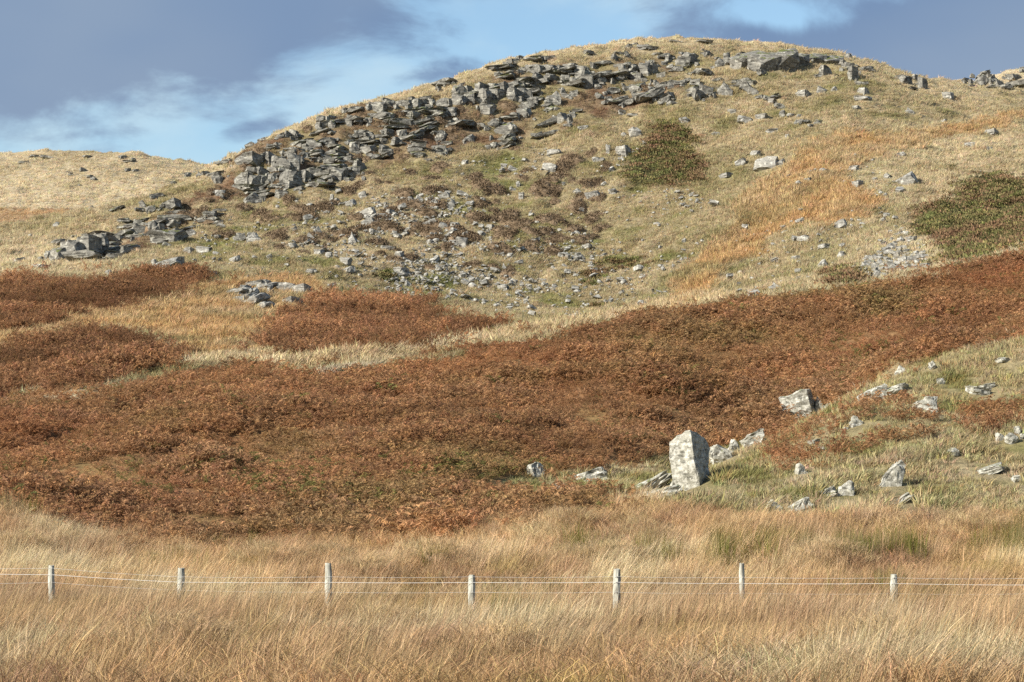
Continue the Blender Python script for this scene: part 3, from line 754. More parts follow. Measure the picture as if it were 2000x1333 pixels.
# bracken
def bracken():
    X, Y, Z = area_points(52, 140, 20)
    px, py, m = cover(X, Y, Z, np.where(Y < 66, 16.0, np.where(rng.random(len(X)) < 0.12, 20.0, 5.0)))
    thin = m['brackknoll'] & (rng.random(len(X)) > 0.16 + 1.0 * fbm(X, Y, 2.2, 3, 95))
    k = (m['bracken'] | (m['brackknoll'] & ~thin)) & (rng.random(len(X)) < 0.90 + 1.1 * np.minimum(fbm(X, Y, 2.6, 3, 91) + 0.12, 0.2)) & clear_of_rocks(X, Y)
    k &= py < RUN[np.clip(np.rint((X / Y - S_MIN) / (S_MAX - S_MIN) * (NS - 1)).astype(int), 0, NS - 1), np.clip(np.searchsorted(Dg, Y), 0, ND - 1)] + 60
    onk = (m['brackknoll'] & ~m['bracken'])[k]
    X, Y, Z, px, py = (a[k] for a in (X, Y, Z, px, py)); n = len(X)
    base = np.tile(C['bracken'], (n, 1))
    n1 = fbm(X, Y, 11, 3, 101)[:, None]; n2 = fbm(X, Y, 2.2, 3, 103)[:, None]
    base = base * (1 + 0.45 * n1 + 0.35 * n2)
    tan = np.clip(0.9 * fbm(X, Y, 5, 3, 107)[:, None] + 0.12, 0, 1)
    base = base * (1 - tan) + np.array([0.40, 0.25, 0.135]) * tan
    olv = np.clip(1.5 * fbm(X, Y * 0.7, 6, 4, 117)[:, None] - 0.12, 0, 0.6)
    base = base * (1 - olv) + np.array([0.27, 0.205, 0.09]) * olv
    red = np.clip(1.1 * fbm(X, Y, 8, 3, 109)[:, None] - 0.05, 0, 0.7)
    base = base * (1 - red) + np.array([0.36, 0.165, 0.082]) * red
    green_zone = (sstep(py, 880, 960) * (1 - sstep(py, 960, 1030)) * (px < 1100))[:, None]
    gr = (rng.random((n, 1)) < 0.010 + 0.34 * green_zone * np.clip(0.5 + 2 * n2, 0, 1) + 0.30 * np.clip(n2, 0, 1) * sstep(px, 1350, 1600)[:, None] * (1 - sstep(py, 700, 800))[:, None])
    base = np.where(gr, np.array([0.18, 0.165, 0.06]) * (1 + 0.3 * n2), base)
    hh = (0.92 + 0.9 * np.clip(fbm(X, Y, 2.8, 3, 113), -0.6, 0.8))[:, None] * np.where(onk, 0.68, 1.0)[:, None]
    r = yaw(n); r[:, :2] = rng.normal(0, 0.12, (n, 2))
    sc = uni(n, 0.50, 0.85, 0.25) * hh
    scatter('bracken', 'rust-brown dead bracken covering the broad slope behind the fence', K_FERN, X, Y, Z, r, sc, vary(base, n, 0.10, 0.025), 'bracken')
    # middle-distance stands
    X, Y, Z = screen_points(46000, -120, 1000, 520, 790)
    px, py, m = cover(X, Y, Z, np.where(rng.random(len(X)) < 0.15, 24.0, 6.0)); k = m['brackmid'] & ~m['bracken'] & (rng.random(len(X)) < 0.72 + 1.5 * fbm(X, Y, 5, 3, 97))
    X, Y, Z = X[k], Y[k], Z[k]; n = len(X)
    n2 = fbm(X, Y, 4, 3, 103)[:, None]
    scatter('upland_bracken', 'dark red bracken stands on the terraces under the left crags', K_FERN, X, Y, Z, yaw(n), uni(n, 0.5, 0.85, 0.2) * np.array([1.0, 1.0, 1.5]) * (1 + 0.75 * n2), vary(C['brackmid'] * np.array([0.98, 1.0, 0.95]) * (1 + 0.5 * n2) * (1 + 0.3 * fbm(X, Y, 11, 2, 105)[:, None]), n, 0.12, 0.03), 'bracken')

# grass of the hill, the knoll and the far hills
def hill_grass():
    X, Y, Z = screen_points(270000, -150, 2150, 60, 800)
    px, py, m = cover(X, Y, Z, 5)
    k = (Y > 98) & ~m['bracken'] & (~m['brackmid'] | (rng.random(len(X)) < 0.12 + 0.5 * np.clip(-fbm(X, Y, 5, 3, 97) * 2, 0, 1))) & ~m['gorse'] & clear_of_rocks(X, Y, 0.85)
    bare = (m['core'] & (rng.random(len(X)) < 0.6)) | (m['crag'] & (rng.random(len(X)) < 0.35))
    k &= ~bare
    X, Y, Z, px, py = (a[k] for a in (X, Y, Z, px, py)); mm = {q: v[k] for q, v in m.items()}; n = len(X)
    col = ground_colour(X, Y, px, py, mm) * 1.18
    clump = fbm(X, Y, 1.8, 3, 131)[:, None]
    sz = np.where(mm['orange'] | mm['strip'], 1.35, np.where(mm['scree'] | mm['crag'], 0.8, 1.0))[:, None]
    sc = uni(n, 0.55, 1.15, 0.25) * (1 + 0.45 * clump) * sz * np.where(Y > 340, 1.2, 1.0)[:, None]
    r = yaw(n, 0.8); r[:, :2] = rng.normal(0, 0.12, (n, 2))
    scatter('hill_grass', 'tawny tufted grass covering the rocky hill up to its crest', K_TUFT, X, Y, Z, r, sc, vary(col, n, 0.15, 0.05))
    # knoll
    X, Y, Z = area_points(52, 100, 44, 0.0, 0.28)
    px, py, m = cover(X, Y, Z, 14); k = m['knoll'] & (~m['brackknoll'] | (rng.random(len(X)) < 0.4)) & clear_of_rocks(X, Y)
    X, Y, Z, px, py = (a[k] for a in (X, Y, Z, px, py)); mm = {q: v[k] for q, v in m.items()}; mm['brackknoll'] = np.zeros(len(X), bool); n = len(X)
    col = ground_colour(X, Y, px, py, mm) * 1.1
    hum = fbm(X, Y, 1.3, 3, 141)[:, None]
    sc = uni(n, 0.36, 0.66, 0.25) * (1 + 1.0 * np.clip(hum, -0.25, 1)) * (1 + 0.5 * (1 - sstep(Y, 55, 62)))[:, None]
    r = yaw(n, 0.8); r[:, :2] = rng.normal(0, 0.15, (n, 2))
    thin = np.array([0.55, 0.55, 1.0])
    scatter('knoll_grass', 'green and buff turf on the bouldery knoll at the right', K_TUFT, X, Y, Z, r, sc, vary(col, n, 0.18, 0.07))
    # bleached strip of dead grass in the bracken
    x = rng.uniform(628, 742, 380); y = 732 - (x - 628) * 0.13 + rng.normal(0, 1.6, 380)
    X, Y, Z = hit(x, y)
    scatter('bleached_grass', 'pale bleached grass strip in the upper edge of the bracken', K_TUFT, X, Y, Z, yaw(380, 0.6), uni(380, 0.8, 1.25), vary(np.tile(np.array([0.60, 0.51, 0.37]), (380, 1)), 380, 0.1))
# ------------------------------------------------------------------ rocks
def hull_mesh(name, pts, mat):
    bm = bmesh.new()
    for p in pts: bm.verts.new(p)
    r = bmesh.ops.convex_hull(bm, input=bm.verts)
    bmesh.ops.delete(bm, geom=[v for v in bm.verts if not v.link_faces], context='VERTS')
    bmesh.ops.recalc_face_normals(bm, faces=bm.faces)
    me = bpy.data.meshes.new(name); bm.to_mesh(me); bm.free()
    if mat: me.materials.append(mat)
    return me
def rough_rock(name, pts, mat, cuts=3, amp=0.05, seed=1, layers=6.0):
    """hull of given points, refined, roughened and stepped along its bedding"""
    bm = bmesh.new()
    for p in pts: bm.verts.new(p)
    bmesh.ops.convex_hull(bm, input=bm.verts)
    bmesh.ops.delete(bm, geom=[v for v in bm.verts if not v.link_faces], context='VERTS')
    bmesh.ops.dissolve_limit(bm, angle_limit=0.12, verts=bm.verts, edges=bm.edges)
    bmesh.ops.triangulate(bm, faces=bm.faces)
    bmesh.ops.subdivide_edges(bm, edges=bm.edges, cuts=cuts, use_grid_fill=True)
    bmesh.ops.triangulate(bm, faces=bm.faces)
    bmesh.ops.recalc_face_normals(bm, faces=bm.faces)
    from mathutils import noise
    for v in bm.verts:
        d = noise.fractal(v.co * 2.6 + Vector((seed, 0, 0)), 0.6, 2.0, 4) * amp
        lay = math.floor((v.co.z + .25 * v.co.x + .1 * noise.noise(v.co * 2)) * layers)
        d += (random.Random(lay * 31 + seed).random() - .5) * amp * 1.3
        v.co += v.normal * d
    me = bpy.data.meshes.new(name); bm.to_mesh(me); bm.free(); me.materials.append(mat)
    return me
def rock_pts(kind, R):
    P = []
    u = R.uniform
    if kind == 'b':          # jointed block
        for sx in (-1, 1):
            for sy in (-1, 1):
                for sz in (-1, 1):
                    c = Vector((sx * .5 * u(.72, 1), sy * .5 * u(.75, 1), sz * .5 * u(.78, 1)))
                    if R.random() < 0.8:
                        k = u(.08, .42)
                        P += [c + Vector((-sx * k, 0, 0)), c + Vector((0, -sy * k, 0)), c + Vector((0, 0, -sz * k * u(.5, 1.3)))]
                    else: P.append(c)
    elif kind == 'w':        # wedge with a sharp crest
        top = u(-.3, .3)
        for sx in (-1, 1):
            for sy in (-1, 1): P.append(Vector((sx * .5 * u(.85, 1), sy * .5 * u(.8, 1), -.5)))
        P += [Vector((top + u(-.05, .05), u(-.3, 0), .5)), Vector((top - u(.1, .22), u(-.1, .3), u(.30, .45))), Vector((top + u(.12, .3), u(-.3, .3), u(.22, .45))), Vector((.44, -.4, u(-.3, -.1))), Vector((-.45, -.38, u(-.2, 0))), Vector((-.48, u(-.3, .3), u(-.2, .1))), Vector((.48, u(-.3, .3), u(-.25, .05))), Vector((top * .5 - .2, -.42, u(0, .25)))]
    elif kind == 'p':        # plate
        n = R.randint(6, 9)
        for q in range(n):
            a = 2 * math.pi * (q + u(-.3, .3)) / n; r = .5 * u(.75, 1.05)
            P += [Vector((r * math.cos(a) * 1.05, r * math.sin(a), .5 * u(.8, 1))), Vector((r * math.cos(a), r * math.sin(a) * .95, -.5))]
    else:                    # weathered lump
        for q in range(26):
            v = Vector((R.gauss(0, 1), R.gauss(0, 1), R.gauss(0, 1))).normalized()
            v = Vector((math.copysign(abs(v.x) ** .75, v.x), math.copysign(abs(v.y) ** .75, v.y), math.copysign(abs(v.z) ** .8, v.z)))
            P.append(v * .5 * u(.86, 1.05))
    return P
ROCK = {}
for kind in 'bwpr':
    for mt in ('crag', 'pale', 'boulder'):
        L = []
        for q in range(9):
            R = random.Random(hash((kind, q)) % 1 + ord(kind) * 100 + q)
            L.append(rough_rock({'b': 'rock_block', 'w': 'rock_wedge', 'p': 'rock_plate', 'r': 'rock_lump'}[kind], rock_pts(kind, R), M[mt], 1, .075, q, 5.0))
        ROCK[kind, mt] = L
RR = random.Random(5)
def rot_of(tilt, yaw_, pitch=0.0):
    # yaw about the vertical, then roll about the line of sight
    return (Matrix.Rotation(math.radians(tilt), 4, 'Y') @ Matrix.Rotation(pitch, 4, 'X') @ Matrix.Rotation(math.radians(yaw_), 4, 'Z')).to_euler()
def place(name, kind, mt, x, y, w, h, tilt, yaw_, parent=None, depth=None, sink=0.18, pitch=0.0, back=0.27):
    """one rock seen centred at (x, y) with size w x h picture units, standing on the ground there"""
    X, Y, Z = (float(a[0]) for a in hit([x], [y + h * 0.38]))
    k = Y / FPX
    W, H = w * k, h * k
    Dp = (depth or RR.uniform(.75, 1.1)) * W
    if kind == 'p': Dp = W * 0.9
    yc = Y + Dp * back
    s, t = ray(x, y)
    me = RR.choice(ROCK[kind, mt])
    o = bpy.data.objects.new(name, me)
    ya = math.radians(abs(yaw_)); vis = math.cos(ya) + 0.75 * math.sin(ya)
    W2 = W / max(vis, .9) * 1.12
    loc = Vector((s * yc, yc, ZC + t * yc - H * sink * 0.5))
    o.rotation_euler = rot_of(tilt, yaw_, pitch)
    o.scale = (W2, Dp, H * (1.06 + sink))
    ROCKS.append((loc.x, loc.y - Dp * .3, W * .5, min(W * .45, .7)))
    if parent is not None:
        link(o, parent); o.location = loc - parent.location
    else:
        link(o); o.location = loc
    return o
def yaw_for(code):
    if code == 'd': return RR.uniform(46, 58)
    if code == 'l': return RR.uniform(-32, -8)
    return RR.choice((RR.uniform(-22, 12), RR.uniform(-10, 20), RR.uniform(18, 42)))
def block(parent, x, y, w, h, code='b', tilt=0.0, mt='crag'):
    """code letters: b block, s stack of slabs, d block turned from the sun, w wedge, p leaning plate, r lump, l block turned to the sun"""
    if code == 's':
        n = max(2, min(6, int(round(h / 7.0))))
        y1 = y + h / 2
        hs = [RR.uniform(.7, 1.4) for _ in range(n)]; S = sum(hs)
        yw = yaw_for('d' if RR.random() < .6 else 'b')
        for q in range(n):
            hh = h * hs[q] / S
            place('rock_slab', 'b', mt, x + RR.uniform(-.10, .10) * w, y1 - hh / 2, w * RR.uniform(.78, 1.05), hh * 1.05, tilt + RR.uniform(-4, 4), yw + RR.uniform(-12, 12), parent, depth=1.0, sink=0.02)
            y1 -= hh
        return
    if code == 'o':          # overhanging face in its own shade
        return place('rock_face', 'b', mt, x, y, w * 1.05, h, tilt + RR.uniform(-2, 2), RR.uniform(24, 32), parent, depth=.5, pitch=RR.uniform(.42, .52), back=.32)
    kind = {'d': 'b', 'l': 'b'}.get(code, code)
    nm = {'b': 'rock_block', 'w': 'rock_wedge', 'p': 'rock_plate', 'r': 'rock_lump'}[kind]
    if kind == 'p':
        # a broad face tipped up towards the viewer
        return place(nm, 'b', mt, x, y, w, h, tilt, RR.uniform(-28, 0), parent, depth=.45, pitch=RR.uniform(-.5, -.25))
    place(nm, kind, mt, x, y, w, h, tilt + RR.uniform(-7, 7), yaw_for(code), parent, depth=.38 if code == 'd' else None, pitch=RR.uniform(-.22, .05))
def crag(label, items, zoom, fill=0, grow=1.16, mt='crag', poly=None, cat='rock outcrop', name='rock_outcrop'):
    ox, oy, sc = zoom
    it = [(ox + a[0] / sc, oy + a[1] / sc, a[2] / sc, a[3] / sc) + tuple(a[4:]) for a in items]
    xs = np.mean([a[0] for a in it]); ym = max(a[1] + a[3] / 2 for a in it)
    X, Y, Z = (float(a[0]) for a in hit([xs], [ym]))
    e = bpy.data.objects.new(name, None); e.empty_display_size = 0.5
    e.location = (X, Y, Z); link(e); tag(e, label, cat, 'rock outcrops of the hill')
    for a in it:
        a = (a[0], a[1], a[2] * grow, a[3]) + a[4:]
        block(e, *a[:4], *(a[4:] or ('b',)), mt=mt)
    for q in range(fill * 2):
        a = RR.choice(it)
        rr_ = RR.random()
        if rr_ < .14 and len(it) > 9:
            block(e, a[0] + RR.uniform(-.8, .8) * a[2], a[1] + RR.uniform(-.6, .6) * a[3], RR.uniform(34, 66), RR.uniform(5, 9), RR.choice('bl'), RR.uniform(-15, -7), mt=mt)
        elif rr_ < .6:
            w = RR.uniform(12, 30); hh = RR.uniform(3.5, 8)
            block(e, a[0] + RR.uniform(-.8, .8) * a[2], a[1] + RR.uniform(-.7, .7) * a[3], w, hh, RR.choice('bbd'), RR.uniform(-16, -2), mt=mt)
        else:
            w = RR.uniform(5, 14)
            block(e, a[0] + RR.uniform(-.9, .9) * a[2], a[1] + RR.uniform(-.7, .8) * a[3], w, w * RR.uniform(.4, .95), RR.choice('bbdwbr'), RR.uniform(-12, 12), mt=mt)
    return e
Z1, Z2, Z3, Z4, Z5, Z6, Z7 = (0, 280, 4), (400, 100, 4), (800, 60, 4), (1200, 40, 2.5), (400, 360, 10 / 3), (1000, 740, 4), (1500, 680, 4)
crag('low layered grey crag at the foot of the left flank, capped by a dark overhang', [
    (470,870,150,90,'b',-8),(570,830,150,130,'l',-6),(680,820,160,150,'l',-4),(770,800,120,150,'b',-4),(640,890,240,50,'b',-4),(800,725,260,36,'b',-8),(870,750,230,40,'d',4),(880,800,130,50,'s'),(870,860,140,90,'s',-6),(995,835,120,52,'d',-6),(400,865,110,60,'d',-10),(1060,730,120,36,'b'),(560,790,90,50,'b',-10),(960,745,120,30,'d')], Z1, 16)
crag('hollowed outcrop with a dark recess above a pale front block', [
    (1195,645,80,90,'r'),(1370,600,230,50,'b',-4),(1390,630,200,70,'d'),(1310,735,240,95,'l',-3),(1390,700,120,60,'d'),(1070,685,100,56,'b'),(1065,628,70,40,'b'),(1390,548,150,28,'b',-8),(1330,490,130,56,'b',-14),(1640,570,90,76,'b'),(1590,600,90,40,'b'),(1730,525,80,24,'b'),(1260,660,60,60,'d'),(1300,790,70,30,'w')], Z1, 18)
crag('tumbled ribs of slate on the grassy left skyline below the main crag', [
    (1730,390,80,40,'d'),(1690,275,66,70,'b',-25),(1695,300,50,40,'b'),(1610,235,80,30,'d',-20),(1480,245,60,34,'d',-10),(1360,312,64,24,'d',-18),(1205,425,70,34,'d',-20),(1115,480,30,60,'b',-30),(900,520,140,16,'b',-20),(960,600,90,24,'b',-18),(1180,520,80,50,'b',-20),(1750,150,110,24,'b',-22)], Z1, 8)
crag('massive jointed buttress left of the main crag, a big pale slab on top', [
    (350,855,205,100,'l',-6),(515,840,90,110,'d'),(558,868,60,100,'l'),(680,805,90,64,'l',-12),(640,900,90,130,'l'),(695,880,90,150,'b'),(640,990,90,120,'l',6),(710,1000,120,140,'d'),(670,1050,90,60,'d'),(745,850,50,60,'b'),
    (310,1010,150,110,'l'),(390,1020,120,110,'d'),(330,1080,200,50,'s',4),(455,950,110,70,'d'),(460,1010,80,80,'d'),(530,1000,70,100,'b'),(360,935,130,34,'b'),(365,1150,130,95,'w'),(445,1155,60,40,'b'),(605,1130,90,56,'b'),(600,1080,80,46,'s'),(540,930,90,40,'b'),(800,980,90,90,'d')], Z2, 30)
crag('stepped dark crag face threaded with brown heather in the middle of the cliff band', [
    (855,735,115,66,'b'),(860,800,140,50,'s'),(970,725,95,40,'b'),(1030,785,140,80,'s'),(1165,750,80,90,'b'),(1280,770,110,60,'l'),(740,730,50,40,'b'),(1040,895,150,80,'s'),(1040,965,130,100,'l'),(1100,960,50,90,'d'),(930,930,56,80,'d'),(1165,945,100,84,'b'),(1210,900,120,80,'d'),(1330,830,76,34,'b',-20),(860,960,110,80,'b'),(850,1040,120,50,'s'),(1120,850,70,50,'b'),(840,850,90,36,'s'),(960,850,70,40,'b')], Z2, 36)
crag('upper scatter of small rounded blocks just under the left skyline', [
    (905,530,60,46,'b'),(960,530,40,40,'d'),(890,590,50,52,'l'),(932,590,50,50,'d'),(995,580,66,70,'r'),(885,640,130,36,'s',-14),(1110,550,60,56,'b'),(1205,550,64,50,'b'),(1282,545,44,40,'b'),(645,650,60,50,'d'),(695,645,60,56,'l'),(590,665,54,34,'b',-20),(510,745,50,38,'b'),(568,740,60,34,'b'),(440,700,60,24,'b',-20),(350,740,60,30,'b',-24),(1160,540,40,40,'d'),(980,626,40,16,'b')], Z2, 14)
crag('strongly layered dark outcrop with thin overhanging beds left of centre', [
    (1680,470,190,40,'s',-4),(1650,510,160,50,'d'),(1420,515,150,56,'l'),(1830,495,76,44,'b'),(1925,480,80,68,'l'),(1480,580,230,80,'s',-3),(1450,640,120,50,'d'),(1540,645,70,60,'b'),(1700,590,190,90,'s',-16),(1640,660,140,50,'s',-20),(1660,765,130,124,'s'),(1400,770,84,70,'d'),(1505,710,110,64,'d'),(1850,680,80,70,'b'),(1840,770,80,70,'b'),(1215,655,110,50,'s',-10),(1290,655,50,40,'b'),(1265,705,90,44,'l'),(1400,705,60,50,'b'),(1880,790,40,30,'l')], Z2, 34)
crag('rim of squared pale blocks lining the left skyline above the crags', [
    (1085,470,50,40,'b'),(1170,455,90,34,'b'),(1285,440,50,50,'b'),(1355,445,110,84,'l'),(1450,415,110,52,'b'),(1500,440,60,34,'d'),(1560,410,110,50,'l',-8),(1655,408,80,62,'l'),(1715,412,46,56,'d'),(1770,405,60,54,'l'),(1860,410,90,72,'l'),(1915,400,40,62,'d')], Z2, 8)
crag('tall row of square-cut blocks with dark vertical joints near the centre skyline', [
    (385,475,105,70,'b'),(390,545,95,84,'l'),(462,470,66,74,'d'),(475,535,60,84,'b'),(560,445,120,56,'d'),(575,520,126,90,'l'),(655,440,64,60,'l'),(655,505,50,80,'l'),(705,500,80,86,'d'),(745,450,90,100,'d'),(840,432,120,50,'b'),(800,495,80,120,'l'),(860,490,90,70,'b'),(950,455,140,64,'s',6),(930,395,220,32,'d',4),(860,540,60,50,'l'),(920,510,60,70,'b'),(975,560,46,70,'b'),(620,580,130,30,'d'),(610,620,110,80,'l'),(540,610,56,42,'d'),(330,640,84,66,'w'),(225,655,80,40,'b'),(440,730,150,50,'s')], Z3, 26)
crag('broken row of long grey blocks beneath the upper grass bank left of the summit', [
    (970,310,110,64,'l'),(1030,305,60,60,'d'),(1000,362,110,50,'d'),(1110,370,136,54,'d',6),(1100,300,110,56,'l'),(1185,300,90,56,'d'),(1215,385,70,60,'b'),(1285,405,84,60,'b',12),(1265,300,100,74,'l'),(1330,340,90,110,'l',14),(1390,400,90,120,'l'),(1495,380,110,66,'d',-26),(1470,442,74,40,'b'),(1480,515,72,52,'r'),(1440,280,80,44,'d',10),(1385,330,50,50,'b'),(690,345,74,44,'r'),(785,335,84,40,'r'),(885,310,60,28,'b')], Z3, 20)
crag('shattered outcrop with long diagonal slabs right of the grey blocks', [
    (1660,310,50,84,'l'),(1750,300,80,70,'d',14),(1840,310,80,112,'l'),(1905,300,80,80,'d'),(1760,375,94,70,'l'),(1640,375,74,34,'b',-20),(1775,455,94,56,'l'),(1690,455,50,40,'b'),(1590,475,104,46,'b',-18),(1850,515,220,46,'b',-26),(1930,500,180,40,'d',-26),(1640,550,160,50,'s',-14),(1960,440,100,50,'b',-18),(1990,560,100,40,'b',-24),(1700,570,90,36,'b',-24)], Z3, 34)
crag('leaning slabs tipped to the left halfway down the slope under the square-cut blocks', [
    (910,590,104,50,'b',-24),(900,645,90,86,'l',-14),(825,675,66,68,'l'),(760,780,140,100,'l',-34),(755,875,150,90,'s',-28),(660,900,54,40,'b'),(655,730,74,60,'b',-30),(460,850,110,84,'w'),(1190,690,84,84,'l',-26),(1240,680,60,50,'d',-22),(1060,740,220,40,'b',-30),(1000,825,90,36,'b',-24),(1280,660,36,46,'b',-14),(560,745,50,36,'b'),(600,770,40,30,'b')], Z3, 14)
crag('pale wedge-shaped boulder group standing in grass under the summit row', [(1125,530,120,96,'w'),(1080,560,60,40,'b'),(1195,470,52,60,'w'),(1220,510,60,36,'b'),(1278,500,62,40,'b',-14),(1100,610,70,40,'r')], Z3, 4)
crag('long dark cliff face in its own shade just under the summit', [
    (650,212,170,80,'o',-3),(745,210,170,88,'o'),(830,205,150,98,'o',3),(900,198,110,64,'o',4),(975,192,140,46,'o',4),(1060,196,130,32,'o',6),(640,178,110,26,'d',-8),(720,258,64,26,'d'),(1120,212,70,22,'d',8)], Z4, 5)
crag('small grey crag and ledges on the left shoulder of the summit', [(370,185,94,48,'d'),(330,205,60,40,'b'),(270,188,54,34,'d'),(455,165,54,30,'d'),(515,205,50,44,'w'),(550,190,30,60,'b'),(430,262,96,26,'b',10),(310,240,50,24,'b')], Z4, 12)
crag('dark shattered rubble ledge below the summit cliff, left side', [(410,365,84,50,'d'),(375,350,80,40,'s',-14),(450,345,60,40,'b'),(250,385,90,34,'b',-26),(160,380,140,36,'b',-28),(300,310,70,26,'b',-10),(540,335,66,66,'w'),(390,305,50,24,'b')], Z4, 16)
crag('rib of stones like a ruined wall running down the slope from the summit', [(640,330,60,40,'b',26),(675,352,44,28,'b',30),(745,385,44,22,'b',26),(775,400,50,22,'b',24),(805,422,46,24,'b',20),(820,456,28,32,'b'),(865,465,44,16,'b',16),(915,495,44,16,'b',12),(610,315,26,24,'b'),(960,515,30,14,'b'),(1000,495,44,14,'b',14),(720,375,26,18,'b')], Z4, 6)
crag('dark crag blocks in shade on the right shoulder of the hill', [(1030,245,76,50,'d',8),(1165,265,64,76,'d'),(1135,225,50,30,'b'),(1230,240,60,24,'b')], Z4, 6)
crag('pair of dark blocks with black shade low on the right ridge', [(1425,290,80,40,'d'),(1505,312,64,54,'d'),(1470,280,40,24,'d')], Z4, 2)
crag('tilted slab outcrop rising from orange grass above the left bracken', [
    (270,685,100,50,'d',-14),(375,670,76,46,'b'),(430,690,50,66,'d',-20),(530,675,100,60,'b'),(620,697,104,60,'l'),(560,770,110,40,'l',-8),(275,722,140,44,'b',-30),(290,755,140,40,'l',-36),(325,770,150,44,'l',-36),(385,798,116,36,'l',-18),(340,826,120,14,'b'),(225,755,70,44,'b',-20),(410,740,60,30,'d',-30)], Z5, 10, mt='pale')
crag('ledges of dark rock on the far right hill', [(1740,300,40,24,'d'),(1790,300,60,40,'b',-34),(1840,295,90,40,'d',-30),(1880,312,60,40,'d',-30),(1800,266,64,14,'b',-20),(1950,280,100,26,'d'),(1950,322,100,20,'b'),(1990,250,40,14,'d')], Z4, 10)
for lab, its in (('dark rock tor on the crest of the pale left-hand hill', [(960,110,90,30,'d'),(1040,125,60,20,'d'),(1010,140,120,14,'b')]), ('flat dark outcrop in the pale left-hand hill under its crest, nearer the frame edge', [(650,208,90,28,'d'),(550,250,60,20,'b'),(540,228,60,14,'b')]),
                 ('flat dark outcrop in the pale left-hand hill under its crest, nearer the crags', [(1000,208,80,26,'d'),(1060,212,80,18,'d')]), ('thin ledge of grey rock along the crest of the pale left-hand hill', [(380,118,140,18,'b'),(260,105,90,14,'b'),(690,106,140,16,'d'),(180,150,110,16,'b')]),
                 ('low pale rubble halfway up the pale left-hand hill', [(700,262,80,24,'b'),(730,282,60,20,'b'),(620,330,40,12,'b')])):
    crag(lab, its, Z1, 0, grow=.85)
crag('thin dark slabs breaking the skyline grass left of the summit', [(815,240,84,34,'b',-6),(670,300,124,22,'d',-10),(960,230,150,30,'b',-6),(1090,215,84,20,'b',-6),(1400,172,110,28,'d',-10),(1715,120,60,24,'d',-20),(1840,135,130,28,'b'),(1605,205,74,34,'d'),(1690,195,60,30,'b'),(240,465,60,22,'d',-14),(325,415,70,22,'d',-14),(280,435,40,16,'d')], Z3, 10)
crag('grey ledges along the summit crest', [(300,106,80,8,'b'),(430,106,100,9,'b'),(160,140,100,14,'b'),(70,134,40,12,'b'),(210,165,60,12,'b')], Z4, 0, grow=.9)

